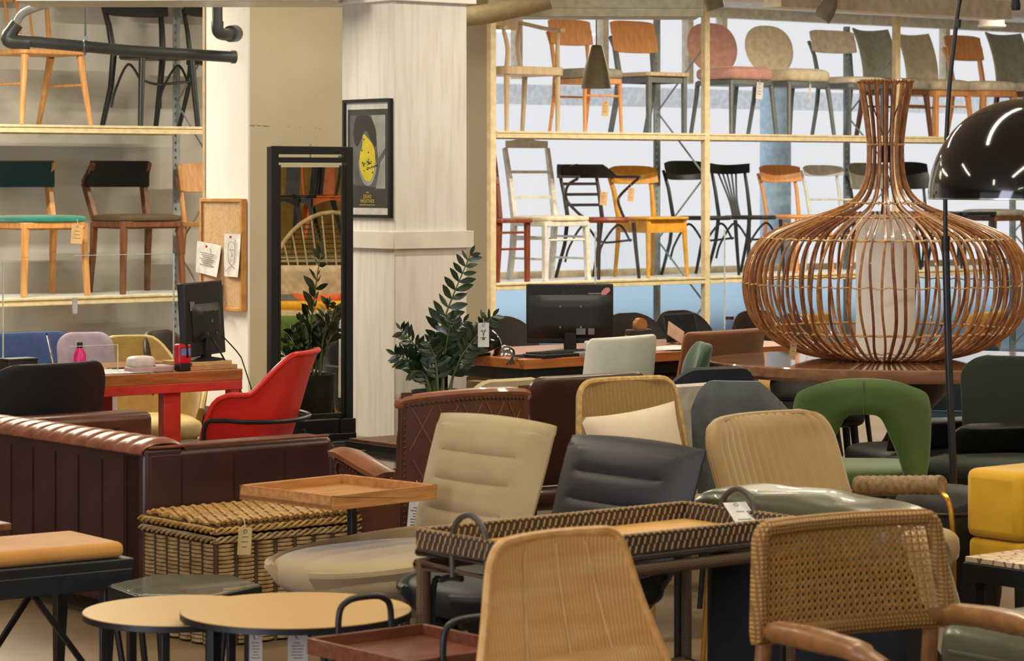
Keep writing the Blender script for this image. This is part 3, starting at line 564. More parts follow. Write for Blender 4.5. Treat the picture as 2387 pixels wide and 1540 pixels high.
tub('armchair','olive mustard tub chair behind the desk beside the card terminal','chair',bp(308,13.3,RZ-.4,.3),RZ-.4,MUS,w=.60,d=.56,zs=.44,hb=.815,ha=.60,th=.03,lm=BLK,rim=.012,sq=.95,cushion=mat('cream_piping',(214,188,130),.6))
backchair('chair','black moulded chair turned away in front of the desk','chair',bp(112,11.3,RZ+PI+.1),RZ+PI+.1,mat('black_shell',(16,16,17),.6),.60,.835,r=.12,th=.02,cv=.10,zs=.44,taper=1.04)
backchair('chair','dark brown leather chair behind the monitor at the desk','chair',bp(395,13.5,RZ+.5),RZ+.5,mat('dark_brown_leather',(56,30,24),.5,'leather'),.46,.84,r=.16,cv=.05)
# leather sofa with outer back and end arm towards the viewer
SOF=mat('brown_sofa_leather',(64,36,31),.36,'leather',(52,29,26),5,bump=.12,coat=.1); SOFT=mat('worn_tan_leather',(140,84,60),.32,'leather',(112,64,44),14,bump=.12,coat=.15)
sc=gx(335,9.7)
t=thing('sofa','low brown leather sofa with a tufted tan rolled top edge','sofa',(sc.x,sc.y,0),RZ)
SL,SDp,SH=1.45,.82,.66; tk=.17                     # local x: depth of the sofa, y: its length
def panel(x0,x1,y0,y1,z0,z1): return B().box(((x0+x1)/2,(y0+y1)/2,(z0+z1)/2),(x1-x0,y1-y0,z1-z0))
O('backrest',panel(0,tk,0.0,SL,.06,SH-.02),SOF,t,.02,3)
O('arm',panel(tk*.0,SDp,-.001,tk,.06,SH-.025),SOF,t,.03,3); O('arm',panel(tk,SDp,SL-tk,SL,.06,SH-.02),mat('worn_brown_leather',(100,56,38),.36,'leather',(78,42,30),9,bump=.12),t,.03,3)
b=B()                                              # rolled pleated top
n=15
def roll(u,v):
    y=.0+SL*u; f=abs(S(PI*u*n)); a=PI*v; return (tk/2-C(a)*(tk/2+.012),y,SH-.045+S(a)*(.035+.018*f**.5))
O('rolled_top',B().sheet(roll,150,10,.006),SOFT,t)
O('piping',B().tube([(-.008,SL*i/30,SH-.045) for i in range(31)],.007,8),SOF,t)
O('arm_piping',B().tube([(.02+(SDp-.05)*i/20,-.004,SH-.022) for i in range(21)],.006,8),SOFT,t)
b=B()
for i in range(8): b.box((-.002,.17*i+.12,.32),(.004,.004,.52))
for i in range(4): b.box((.22*i+.16,-.003,.33),(.004,.004,.52))
O('seams',b,SOF,t)
for i in range(2): O('seat_cushion',B().cush((tk+.34,tk+.28+.55*i,.38),(.72,.55,.18),.2,.35),SOFT,t)
O('base',panel(.03,SDp-.02,.03,SL-.03,.08,.30),SOF,t,.01)
for x in(.08,SDp-.08):
    for y in(.08,SL-.08): O('foot',B().lathe([(0,0),(.025,0),(.035,.08),(0,.08)],14,(x,y,0)),BLKW,t)
b=B()
for z in(.46,.58):
    for y in range(3): b.lathe([(0,0),(.014,0),(.01,.006),(0,.008)],10,m=T(SDp*.3+.2*y,SL-tk-.002,z,PI/2))
O('buttons',b,SOF,t)
# ---------------------------------------------------------------- mirror, marble table, plant, poster
mn=V((.54,-.84,0)).normalized(); MRZ=math.atan2(.54,.842)
ml=V((-1.104,12.47,0)); mr=V((-.745,12.70,0)); mw=(mr-ml).length; mz0,mz1=.392,1.735
mc=(ml+mr)/2
t=thing('standing_mirror','tall black-framed mirror standing on the dark marble table','mirror',(mc.x,mc.y,mz0),MRZ); mh=mz1-mz0
FRM=mat('black_frame',(20,20,21),.35)
b=B()
for s in(-1,1): b.box((s*(mw/2-.018),0,mh/2),(.036,.045,mh))
b.box((0,0,mh-.018),(mw-.072,.045,.036)); b.box((0,0,.045),(mw-.072,.045,.09)); O('frame',b,FRM,t,.002)
b=B(); iw=mw-.072
for s in(-1,1): b.box((s*(iw/2-.012),0,mh/2),(.012,.03,mh-.17))
b.box((0,0,mh-.062),(iw-.012,.03,.024)); b.box((0,0,.105),(iw-.012,.03,.024)); O('inner_frame',b,FRM,t,.001)
O('pivot',B().tube([(0,0,mh+.012),(0,0,mh-.05)],.004,8).tube([(iw/2-.03,0,mh-.045),(iw/2,0,mh-.045)],.004,8),STEEL,t)
mi=mat('mirror_glass',(236,232,220),.0,metal=1.)
O('mirror_glass',B().box((0,-.006,mh/2),(iw-.03,.004,mh-.19)),mi,t)
O('foot',B().box((0,0,.012),(mw+.02,.07,.024)).box((mw/2-.03,-.0,.045),(.08,.06,.09)),FRM,t,.002)
# glossy dark marble table the mirror stands on
MRB=mat('dark_marble',(38,38,38),.06,'stone',(56,54,52),5)
p1,p2=on(775,1102,.39),on(932,1092,.39)
t=thing('coffee_table','dark glossy marble table in front of the white column','table',(p1.x+.03,p1.y,0),RZ)
O('top',B().box((.5,.8,.375),(1.0,1.6,.03)),MRB,t,.003); O('apron',B().box((.5,.8,.335),(.92,1.52,.05)),BLK,t)
b=B(); rnd=random.Random(5); 
for i in range(5):
    x,y=rnd.uniform(.02,.8),rnd.uniform(.05,1.0); P=[]
    for k in range(6): P.append((x,y,.3905)); x+=rnd.uniform(.0,.09); y+=rnd.uniform(-.03,.12)
    b.tube([q for q in P if .01<q[0]<.99 and q[1]<1.58],.0016,4)
O('veining',b,mat('marble_vein',(170,168,162),.15),t)
for x in(.06,.94):
    for y in(.06,1.54): O('leg',B().box((x,y,.16),(.05,.05,.32)),BLK,t,.002)
# black plant table and the plant
pp=V(((1022-CX)/F*12.25,12.25,0)); zt_=.43
t=thing('plant_table','low black table with a wooden top under the potted plant','table',(pp.x,pp.y,0),RZ)
O('top',B().box((.0,.0,zt_-.008),(.62,.5,.016)),WALN,t,.001)
O('frame',B().box((0,-.25,zt_-.036),(.66,.012,.05)).box((0,.25,zt_-.036),(.66,.012,.05)).box((-.325,0,zt_-.036),(.012,.5,.05)).box((.325,0,zt_-.036),(.012,.5,.05)),BLK,t,.001)
for x in(-1,1):
    for y in(-1,1): O('leg',B().box((x*.31,y*.24,.19),(.025,.025,.38)),BLK,t); 
    O('stud',B().lathe([(0,0),(.011,0),(.009,.005),(0,.006)],12,m=T(x*.31-.0,-.257,zt_-.036,PI/2)),STEEL,t)
LEAF=mat('zz_leaf',(44,64,40),.32,'plain',(30,48,30),9,coat=.2); STEM=mat('zz_stem',(92,104,62),.5)
t=thing('potted_plant','glossy dark green plant with feathered stems in a dark pot before the column','plant',(pp.x,pp.y,zt_),0)
ph=.215
O('pot',B().lathe([(0,0),(.085,0),(.105,.03),(.118,.12),(.122,ph),(.114,ph),(.108,ph-.03),(0,ph-.03)],36),mat('dark_planter',(30,32,34),.6),t)
O('soil',B().lathe([(0,ph-.012),(.05,ph-.01),(.109,ph-.02)],24),mat('potting_soil',(58,40,30),.95,'plain',(40,28,22),40),t)
def frond(tip,mid,n,ls,seed,base=(0,0)):
    rd=random.Random(seed); P=cr([(base[0],base[1],ph-.03),(mid[0],mid[1],mid[2]),tip],14)
    s=O('stem',B().tube(P,[.0075-.0055*i/(len(P)-1) for i in range(len(P))],7),STEM,t)
    b=B(); k=len(P)
    for i in range(n):
        f=.30+.68*i/(n-1); x=f*(k-1); i0=min(int(x),k-2); p=P[i0].lerp(P[i0+1],x-i0); tg=(P[i0+1]-P[i0]).normalized()
        sd=tg.cross(V((0,1,.2))).normalized(); sd=(sd+V((0,rd.uniform(-.5,.5),0))).normalized()
        for sg in(-1,1):
            if i==n-1 and sg==1: dr_=tg
            else: dr_=(sd*sg+tg*rd.uniform(.45,.8)+V((0,rd.uniform(-.25,.25),rd.uniform(-.12,.12)))).normalized()
            l=ls*(.75+.5*S(PI*min(1,f*.9+.1)))*rd.uniform(.85,1.1); wv=dr_.cross(V((S(seed+i),-1,.35))).normalized(); nn=dr_.cross(wv)
            o=p; row=[]
            for q,wd in((0,.02),(.2,.13),(.45,.2),(.7,.16),(.9,.07),(1,.005)):
                c_=o+dr_*(l*q)+nn*(.12*l*q*q)*(-1); row.append((c_-wv*(wd*l)+nn*.08*wd*l,c_,c_+wv*(wd*l)+nn*.08*wd*l))
            vs=[v for r in row for v in r]; fs=[]
            for q in range(5):
                for w_ in(0,1): fs.append((q*3+w_,q*3+w_+1,q*3+w_+4,q*3+w_+3))
            b.add(vs,fs); 
    O('leaves',b,LEAF,s)
frond((.145,-.02,.62+.215-.01),(.01,0,.48),15,.075,1,(-.02,0))
frond((.245,-.03,.335+.215),(.10,0,.36),14,.07,2,(.04,0))
frond((-.19,-.02,.16+.215),(-.09,.0,.32),12,.065,3,(-.04,0))
frond((-.17,.03,.27+.215),(-.07,.02,.36),12,.06,4,(-.02,.03))
frond((.06,-.06,.32+.215),(.03,-.02,.38),12,.065,5,(.02,-.03))
frond((.15,.06,.21+.215),(.08,.04,.34),12,.06,6,(.05,.02))
frond((-.04,-.09,.22+.215),(-.01,-.05,.34),11,.06,7,(0,-.04))
frond((-.12,-.08,.09+.215),(-.06,-.04,.29),10,.06,8,(-.03,-.03))
frond((.11,.10,.30+.215),(.04,.05,.40),12,.06,9,(.01,.04))
def tag(label,loc,rz,w,h,m=PAPER,rows=4,tilt=0.,hole=True,name='price_tag',flat=0.,string=None,group=None,lead=True,dark=INK):
    """hanging tag: card, eyelet, printed rows and its string"""
    t=thing(name,label,'tag',loc,rz,group,flat,tilt)
    O('card',B().box((0,0,-h/2),(w,.0012,h)),m,t)
    b=B(); rd=random.Random(int(abs(loc[0])*999))
    for i in range(rows): b.box((rd.uniform(-.04,.04)*w,-.0009,-h*(.34+.55*i/max(1,rows))),(w*rd.uniform(.35,.7),.0004,h*.022))
    if rows: O('print',b,dark,t)
    O('eyelet',B().tube([(.006*C(a),-.001,-.012+.006*S(a)) for a in [i*PI/5 for i in range(10)]],.0014,5,True),STEEL,t)
    if string: O('string',B().tube(cr([(0,0,-.008),(string[0]*.4,string[1]*.5,string[2]*.45+.005),string],5),.0011,5),PAPER,t)
    return t
KT=lambda px,b:P0.xy.to_3d()+A_*kline(px,b)+B_*b
for px,py,b_,w_,h_,m_,l in((181,524,.0,.075,.12,CARD,'brown card tag hanging under the teal chair seat'),(1412,236,.03,.055,.11,CARD,'brown card tag hanging behind the cone lamp on the upper shelf'),(1772,192,.03,.06,.13,PAPER,'white tag hanging under the pink chair seat'),(1889,197,.03,.02,.11,PAPER,'narrow white tag hanging under the beige round-backed chair'),(1408,447,.03,.06,.10,CARD,'small card tag hanging on the dark bentwood armchair'),(1472,438,.03,.05,.10,CARD,'small card tag hanging before the mustard yellow chair')):
    p=KT(px,b_); z_=EYE-(py-YH)/F*p.y; tag(l,V((p.x,p.y,z_)),RZ-.25,w_,h_,m_,3,.08,string=(0,.02,.035))
pt=at(1127,752,12.2)
tt=tag('white plant tag with a small plant picture hanging from the right stem',pt,.15,.05,.108,rows=2,string=(.0,0,.02),name='plant_tag')
O('picture',B().tube(cr([(0,-.0012,-.06),(-.002,-.0012,-.045),(-.008,-.0012,-.03)],4),.0016,5).tube(cr([(0,-.0012,-.06),(.003,-.0012,-.045),(.008,-.0012,-.028)],4),.0016,5).box((0,-.001,-.07),(.012,.0008,.014)),mat('printed_green',(60,120,70),.7),tt)
# framed poster on the left face of the column
pcx=cc-A_*.006+B_*.216; zt2,zb2=1.982,1.392; pw_,ph2=.405,zt2-zb2
t=thing('framed_poster','black-framed poster with a yellow shape on the left face of the column','poster',(pcx.x,pcx.y,(zt2+zb2)/2),RZ-PI/2)
b=B()
for s in(-1,1): b.box((s*(pw_/2-.008),-.004,0),(.016,.022,ph2)); b.box((0,-.004,s*(ph2/2-.008)),(pw_-.032,.022,.016))
O('frame',b,FRM,t,.001)
def flat(poly,y,m,name,p=t):
    return O(name,B().prism(poly,0,.0006,Mx.Translation((0,y,0))@Mx.Rotation(PI/2,4,'X')),m,p)
O('mount',B().box((0,.002,0),(pw_-.03,.004,ph2-.03)),mat('poster_white',(214,214,208),.6),t)
DG=mat('poster_charcoal',(50,50,50),.6,'plain',(38,38,38),12)
flat([(-.172,-.245),(.172,-.245),(.172,.245),(-.172,.245)],-.001,DG,'print')
LG=mat('poster_grey',(160,160,158),.6,'plain',(132,132,130),8); MG=mat('poster_mid_grey',(96,96,94),.6,'plain',(70,70,68),10)
flat([(-.15,-.13),(.15,-.15),(.15,.215),(-.15,.215)],-.0017,MG,'print')
flat([(.03,.215),(.15,.215),(.15,.05),(.09,.0),(.075,.1),(.06,.16)],-.0024,LG,'print')
flat([(.07,-.15),(.15,-.15),(.15,.02),(.11,-.02)],-.0025,LG,'print')
flat([(v.x,v.y) for v in cr([(-.1,.20,0),(-.05,.215,0),(.02,.205,0),(.07,.14,0),(.07,.06,0),(.03,.09,0),(-.02,.14,0),(-.09,.06,0),(-.12,.12,0)],5,True)],-.0031,mat('poster_black',(26,26,26),.6),'print')
flat([(v.x,v.y) for v in cr([(-.07,-.06,0),(-.03,-.125,0),(.03,-.13,0),(.075,-.06,0),(.06,0,0),(-.06,0,0)],5,True)],-.0032,LG,'print')
flat([(v.x,v.y) for v in cr([(-.035,.12,0),(.0,.105,0),(.045,.07,0),(.065,.03,0),(.066,-.03,0),(.05,-.08,0),(.02,-.112,0),(-.02,-.105,0),(-.05,-.07,0),(-.066,-.02,0),(-.06,.03,0),(-.045,.055,0)],4,True)],-.0040,mat('poster_yellow',(214,196,18),.6),'yellow_shape')
b=B(); rd=random.Random(11)
for i in range(22): 
    x,z=rd.gauss(.0,.022),rd.gauss(-.035,.02); b.box((x,-.0050,z),(rd.uniform(.004,.02),.0006,rd.uniform(.003,.01)))
for x,z in((-.03,.095),(-.045,.04),(.01,.03),(.045,-.07)): b.box((x,-.0050,z),(.009,.0006,.008))
O('specks',b,mat('poster_black',(26,26,26),.6),t)
YL=mat('poster_yellow',(214,196,18),.6)
for s_,z,sz in(('THE',-.170,.013),('DEAD',-.190,.026),('WEATHER',-.213,.026)): text(s_,sz,YL,t,(0,-.0045,z),(PI/2,0,0),'lettering',.0003)
O('small_print',B().box((0,-.0042,-.231),(.13,.0004,.003)),YL,t)
gl=glassy('poster_glass',(255,255,255)); O('glass',B().box((0,-.009,0),(pw_-.03,.0015,ph2-.03)),gl,t)
# ---------------------------------------------------------------- what the mirror sees: displays along the right side of the shop
def vm(px,py,Y):                                  # the real place of a point seen in the mirror
    p=at(px,py,Y); k=2*(p-V((mc.x,mc.y,p.z))).dot(mn); return p-mn*k
YF=mat('yellow_felt',(226,166,24),.85,'fabric'); SAND=mat('sand_linen',(214,190,160),.85,'fabric')
def msofa(name,label,c,rz,w,m,zb,zs=.42,th=.18):
    t=thing(name,label,'sofa',(c.x,c.y,0),rz)
    O('backrest',B().box((0,.36,(zb+.12)/2),(w,th,zb-.12)),m,t,.04,3); O('seat',B().box((0,-.02,.27),(w,.7,.28)),m,t,.04,3)
    for s in(-1,1): O('arm',B().box((s*(w/2+.07),0,.33),(.14,.86,.5)),m,t,.04,3)
    for x in(-1,1):
        for y in(-.3,.3): O('leg',B().tube([(x*w*.45,y,.14),(x*w*.46,y*1.1,0)],[.018,.012],8),WALN,t)
    return t
vp=vm(690,735,17.2); mrz=math.atan2(-.478,.877)-PI/2   # facing back along the mirror's line of sight
msofa('sofa','yellow felt sofa reflected in the standing mirror',vp,mrz,1.5,YF,.80)
vq=vm(705,800,16.75)
def pillow(label,loc,rz,w,h,m,rx=.25,th=.14,ry=0.):
    def fn(u,v): 
        x,z=2*u-1,2*v-1; return (x*w/2*(1-.10*(1-z*z)*0),0,z*h/2)
    b=B(); N=16; g=[];vs=[];fs=[]
    for s in(-1,1):
        for i in range(N+1):
            for j in range(N+1):
                x,z=2*i/N-1,2*j/N-1; e=((1-x*x)*(1-z*z))**.5; px_=x*(1-.07*(1-z*z)); pz=z*(1-.07*(1-x*x)); vs.append((px_*w/2,s*th/2*e,pz*h/2))
    for q in range(2):
        for i in range(N):
            for j in range(N): a=q*(N+1)**2+i*(N+1)+j; fs.append((a,a+1,a+N+2,a+N+1))
    b.add(vs,fs); return one('cushion',label,'cushion',b,m,loc,rz,None,0,rx,ry)
pillow('pale linen cushion on the yellow sofa in the mirror',V((vq.x,vq.y,.62)),mrz,.5,.36,SAND)
vq2=vm(668,800,16.7); pillow('green velvet cushion on the yellow sofa in the mirror',V((vq2.x,vq2.y,.60)),mrz+.2,.36,.34,mat('green_velvet',(98,130,44),.8,'fabric',sheen=.4))
vp=vm(700,700,18.4); msofa('sofa','pale sand sofa behind the yellow one in the mirror',vp,mrz,2.2,SAND,.99,.44)
for px,py,l,c,w in((672,708,'grey cushion on the pale sofa in the mirror',(112,104,100),.34),(735,708,'orange cushion on the pale sofa in the mirror',(226,106,52),.34)):
    v_=vm(px,py,17.75); pillow(l,V((v_.x,v_.y,.72)),mrz,w,.26,mat('cushion_'+l.split()[0],c,.85,'fabric'))
vp=vm(720,545,20.7)
t=thing('display_shelf','high shelf carrying stacked metal chairs in the mirror','shelf',(vp.x,vp.y,0),mrz)
O('shelf_board',B().box((0,0,.98),(2.6,.6,.04)),mat('shelf_cream',(206,190,150),.6),t,.002)
for x in(-1.28,1.28): O('post',B().box((x,0,1.2),(.05,.6,2.4)),STEEL,t)
O('back_panel',B().box((0,.32,1.5),(2.6,.02,2.9)),mat('mustard_panel',(190,160,80),.8),t)
OM=mat('orange_metal',(232,112,30),.4)
def metalchair(label,px,rz,m,z):
    v_=vm(px,500,20.55); t=thing('metal_chair',label,'chair',(v_.x,v_.y,z),rz,'metal cafe chairs in the mirror')
    O('seat',B().prism(rr(.38,.38,.06),.44,.455),m,t,.003); O('backrest',B().sheet(lambda u,v:((u-.5)*.11,.19+.08*v,.46+.40*v),4,6,.006),m,t)
    O('back_frame',B().tube(cr([(-.18,.17,.45),(-.19,.22,.65),(-.15,.27,.84),(0,.28,.87),(.15,.27,.84),(.19,.22,.65),(.18,.17,.45)],6),.011,8),m,t)
    for x in(-1,1):
        for y in(-1,1): O('leg',B().sheet(lambda u,v:(x*(.17+.07*(1-v)-.05*u*v),y*(.17+.07*(1-v)),.45*v),3,6,.006),m,t)
    O('apron',B().sheet(lambda u,v:((u-.5)*.34,-.19,.455-.07*v*(1-.8*S(PI*u))-.02),10,3,.005),m,t)
metalchair('black metal cafe chair at the middle of the mirror shelf',700,mrz+.5,BLK,1.0); metalchair('black metal cafe chair at the left of the mirror shelf',655,mrz+.3,mat('black_metal_b',(18,18,19),.4),1.0)
metalchair('orange metal cafe chair on the mirror shelf',762,mrz-.1,OM,1.0)
# rope fan-back chair in front of that shelf
vp=vm(790,640,19.5); ROPE=mat('cream_rope',(214,190,140),.7); t=thing('rope_chair','cream rope lounge chair with a fan back, seen in the mirror','chair',(vp.x,vp.y,0),mrz-.35)
arcp=[(.52*C(a),.2,.62+.72*S(a)) for a in [PI*i/20 for i in range(21)]]
O('frame',B().tube(arcp,.016,8),ROPE,t); b=B()
for i in range(1,20): x=.52*C(PI*i/20); b.tube([(x,.2,.62+.72*S(PI*i/20)),(x*.8,.02,.55)],.006,5)
O('cords',b,ROPE,t); b=B()
for i in range(18): z=.66+.035*i; r=.52*math.sqrt(max(0,1-((z-.62)/.72)**2)); b.tube([(-r,.19,z),(0,.24,z),(r,.19,z)],.005,5)
O('cords',b,mat('brown_rope',(96,74,50),.8),t)
O('seat',B().lathe([(0,.40),(.42,.42),(.44,.46),(0,.46)],24),ROPE,t)
for x in(-.3,.3):
    for y in(-.3,.25): O('leg',B().tube([(x,y,.42),(x*1.1,y*1.1,0)],.012,8),ROPE,t)
# ---------------------------------------------------------------- right desk zone
def text_fix(): pass
d2=on(1222,838,.75); DL2,DD2=1.9,.80
OTOP=mat('orange_desk_wood',(182,112,62),.3,'wood',(156,90,46),5,stretch=(1,10,10))
t=thing('desk','orange-brown wooden desk on a black frame beside the column','desk',(d2.x,d2.y,0),RZ)
O('desk_top',B().box((DL2/2,DD2/2,.727),(DL2,DD2,.046)),OTOP,t,.003)
O('frame',B().box((DL2/2,.05,.675),(DL2-.06,.04,.055)).box((DL2/2,DD2-.05,.675),(DL2-.06,.04,.055)).box((.05,DD2/2,.675),(.04,DD2-.1,.055)).box((DL2-.05,DD2/2,.675),(.04,DD2-.1,.055)),BLK,t,.002)
for x in(.06,DL2-.06):
    for y in(.06,DD2-.06): O('leg',B().box((x,y,.33),(.07,.07,.66)),BLK,t,.003)
def D2(x,y,z=.75): return (d2+A_*x+B_*y).xy.to_3d()+V((0,0,z))
t,mm=monitor('large black monitor seen square from behind on the desk with the orange top',gx(1328,13.25,.75),PI+.06,.42,.285,.035,.045,.0,hump=(.96,.72))
LOG=mat('dark_logo',(66,66,70),.3); text('AOC',.034,LOG,t,mm@V((0,.0185,.10)),(PI/2,0,PI),'logo')
t2=O('sticker',B().prism([(v.x,v.y) for v in cr([(-.022,.012,0),(-.010,.02,0),(.006,.012,0),(.022,-.006,0),(.014,-.02,0),(-.004,-.016,0),(-.016,-.004,0)],5,True)],0,.001,mm@Mx.Translation((-.172,.0182,.105))@Mx.Rotation(-PI/2,4,'X')@Mx.Rotation(PI,4,'Y')),mat('pink_sticker',(226,150,150),.5),t)
text('moon-moon',.012,mat('white_ink',(220,220,220),.6),t,mm@V((-.118,.0185,.097)),(PI/2,0,PI),'lettering')
O('rating_plate',B().box((-.05,.05,-.085),(.045,.001,.03),mm).box((-.10,.05,-.085),(.03,.001,.03),mm),mat('grey_label',(120,120,122),.6),t)
t=thing('keyboard','black keyboard lying before the large monitor','keyboard',D2(.30,.08),RZ+.1); O('body',B().box((0,0,.009),(.40,.14,.018)),BLKP,t,.004)
b=B()
for i in range(14):
    for j in range(4): b.box((-.18+.0275*i,-.045+.03*j,.021),(.022,.024,.007))
O('keys',b,mat('key_plastic',(44,44,46),.5),t)
t=thing('card_reader','grey-white card terminal on the orange-topped desk','card reader',D2(.42,-.0+.05),RZ-.2); O('base',B().prism(rr(.21,.10,.025),0,.022),mat('grey_plastic',(150,150,150),.5),t,.005); O('body',B().box((.045,0,.045),(.10,.085,.05),T(0,0,0,0,.15)),mat('light_plastic',(206,206,204),.45),t,.012)
DOM=mat('gloss_black',(16,16,17),.08,coat=.5); GOLD=mat('gold_lining',(206,160,80),.3,metal=.6)
t=thing('desk_lamp','black dome desk lamp with a gold lining at the left end of the orange-topped desk','lamp',D2(.03,.40),RZ)
pr=[(.13*C(a),.03+.115*S(a)) for a in [PI/2*i/10 for i in range(11)]]
O('shade',B().lathe(pr,28,m=T(0,0,.0,0,-.25,0)),DOM,t); O('lining',B().lathe([(.126,.028),(.126,.031),(.10,.09),(0,.13)],28,m=T(0,0,0,0,-.25,0)),GOLD,t); O('foot',B().lathe([(0,0),(.07,0),(.07,.012),(0,.012)],20),BLK,t)
t=thing('cup','small chrome bowl upside down beside the black desk lamp','bowl',D2(.12,.30),0); O('body',B().lathe([(.055,0),(.05,.025),(.03,.043),(0,.05)],24),CHROME,t); O('rim',B().tube([(.055*C(a),.055*S(a),.002) for a in [i*PI/10 for i in range(20)]],.002,5,True),CHROME,t)
b=B()
for k in range(3): b.tube(cr([(-.03-.02*k,-.02,-.02),(-.02,.0,.012),(.10,.05+.03*k,.006),(.24,.02+.05*k,.006),(.36,.20,.008)],7),.005,6)
one('cables','tangle of black cables on the left end of the orange-topped desk','cable',b,BLKP,D2(0,.06),RZ)
t=thing('tape_dispenser','brown tape dispenser on a block of notes','tape dispenser',D2(1.02,.36),RZ); O('notes',B().box((0,0,.03),(.10,.09,.06)),mat('note_block',(220,200,160),.8),t,.001); O('base',B().box((0,0,.075),(.14,.05,.03)),DKW,t,.006); O('roll',B().lathe([(.012,-.015),(.036,-.015),(.036,.015),(.012,.015)],20,m=T(.01,0,.11,PI/2)),mat('tape_brown',(186,120,60),.4),t)
t=thing('acrylic_screen','clear acrylic screen standing along the orange-topped desk','screen',D2(1.10,.28),RZ)
O('panel',B().box((0,0,.29),(.86,.005,.58)),ACR,t); O('edge',B().box((-.43,0,.29),(.005,.006,.58)).box((.43,0,.29),(.005,.006,.58)),EDG,t)
for x in(-.3,.3): O('foot',B().box((x,0,.004),(.06,.16,.008)),ACR,t)
t=thing('tablet_stand','black-framed display leaning on the desk behind the white chair','display',D2(1.45,.5),RZ); O('frame',B().box((0,0,.08),(.22,.012,.15),T(0,0,0,-.3)),BLK,t,.003); O('screen',B().box((0,-.008,.08),(.20,.002,.13),T(0,0,0,-.3)),mat('screen_dark',(30,34,40),.15),t); O('prop',B().bar((0,.02,.12),(0,.09,0),.03,.006),BLK,t)
one('folder','salmon paper folder leaning beside the black-framed display','folder',B().box((0,0,.05),(.12,.004,.08),T(0,0,0,-.4,.5)),mat('salmon_card',(214,170,146),.8),D2(1.32,.42,.765),RZ)
b=B()
for i in range(6): b.box((0,0,.0012*i+.001),(.3,.21,.0011),T(0,0,0,0,0,.12*i-.3))
one('paper_pile','white papers at the right end of the orange-topped desk','paper',b,PAPER,D2(1.08,.16),RZ)
t=thing('carafe','small glass carafe with a dark stopper behind the brown suede chair','bottle',gx(1701,13.9,.75),0); O('body',B().lathe([(0,0),(.04,0),(.042,.02),(.036,.07),(.018,.10),(.019,.125),(.017,.125),(.016,.10),(.034,.07),(.039,.02),(0,.006)],28),glassy('carafe_glass',(236,240,244)),t); O('water',B().lathe([(0,.008),(.037,.008),(.0375,.02),(.035,.05),(0,.05)],24),mat('pale_water',(206,214,220),.1),t); O('stopper',B().lathe([(0,.124),(.021,.124),(.021,.14),(0,.14)],20),DKW,t)
# drawers under the desk
t=thing('drawer_unit','black drawer unit with wooden edges under the orange-topped desk','drawer unit',D2(1.25,.35,0),RZ); O('body',B().box((0,0,.30),(.42,.55,.6)),BLK,t,.003); O('top',B().box((0,0,.61),(.45,.58,.02)),WALN,t,.002)
for z in(.15,.35,.52): f=O('drawer',B().box((0,-.28,z),(.40,.015,.16 if z<.5 else .12)),BLKP,t,.003); O('handle',B().box((0,-.292,z+.03),(.12,.012,.012)),STEEL,f)
WLE=mat('white_leatherette',(222,222,212),.45,'leather',(212,212,202),5,bump=.05); SUE=mat('brown_suede',(134,84,44),.85,'fabric',(116,70,36),6,sheen=.3); DGR=mat('bottle_green_velvet',(48,82,58),.75,'fabric',sheen=.4); NAV=mat('navy_velvet',(24,26,44),.8,'fabric',sheen=.2); DBL=mat('dark_brown_shell',(46,34,30),.6)
backchair('chair','white leatherette chair with a square back in front of the orange-topped desk','chair',bp(1447,12.25,RZ+PI+.2),RZ+PI+.2,WLE,.50,.885,r=.035,th=.04,cv=.02,zs=.46,taper=1.06,lean=.05)
backchair('chair','brown suede chair with a square back at the right end of the orange-topped desk','chair',bp(1676,13.2,RZ+PI+.1),RZ+PI+.1,SUE,.58,.86,r=.03,th=.05,cv=.02,taper=1.04,lm=WALN)
backchair('chair','bottle green velvet chair seen edge-on beside the brown suede chair','chair',bp(1607,12.35,RZ+PI+1.0),RZ+PI+1.0,DGR,.36,.85,r=.12,th=.06,cv=.05)
tub('armchair','navy velvet tub chair pushed under the left end of the round-ended table','chair',bp(1650,11.9,RZ+PI-.2,.3),RZ+PI-.2,NAV,w=.60,d=.6,hb=.775,ha=.62,zs=.45)
for px,Y,l in((1178,15.2,'dark brown round-backed chair behind the black dome desk lamp'),(1480,15.6,'dark brown round-backed chair behind the tape dispenser'),(1595,15.9,'dark brown round-backed chair between the tape dispenser and the carafe'),(1775,15.9,'dark brown round-backed chair behind the carafe')):
    backchair('chair',l,'chair',bp(px,Y,RZ),RZ,DBL,.50,.82,r=.20,cv=.05,th=.03,group='dark chairs along the window')
TAN=mat('tan_velvet',(166,138,98),.8,'fabric',sheen=.4)
tub('armchair','tan velvet tub chair under the orange-topped desk','chair',bp(1287,13.95,RZ+PI,.28),RZ+PI,TAN,w=.60,d=.55,hb=.685,ha=.56,zs=.40)
tub('armchair','olive velvet tub chair behind the column under the desk corner','chair',bp(1160,14.1,RZ+PI,.25),RZ+PI,mat('olive_velvet',(120,100,66),.8,'fabric',sheen=.4),w=.42,d=.5,hb=.69,ha=.56,zs=.40)
for px,Y,l,w in((1880,15.2,'mustard backed chair seen through the left side of the rattan lamp',.42),(2290,15.4,'mustard backed chair seen through the right side of the rattan lamp',.5)):
    backchair('chair',l,'chair',bp(px,Y,RZ+PI+.3),RZ+PI+.3,mat('mustard_fabric',(196,150,70),.85,'fabric'),w,.84,r=.05,cv=.04)
backchair('chair','dark round-backed chair seen low through the left side of the rattan lamp','chair',bp(1862,14.5,RZ),RZ,DBL,.30,.87,r=.14,cv=.05)
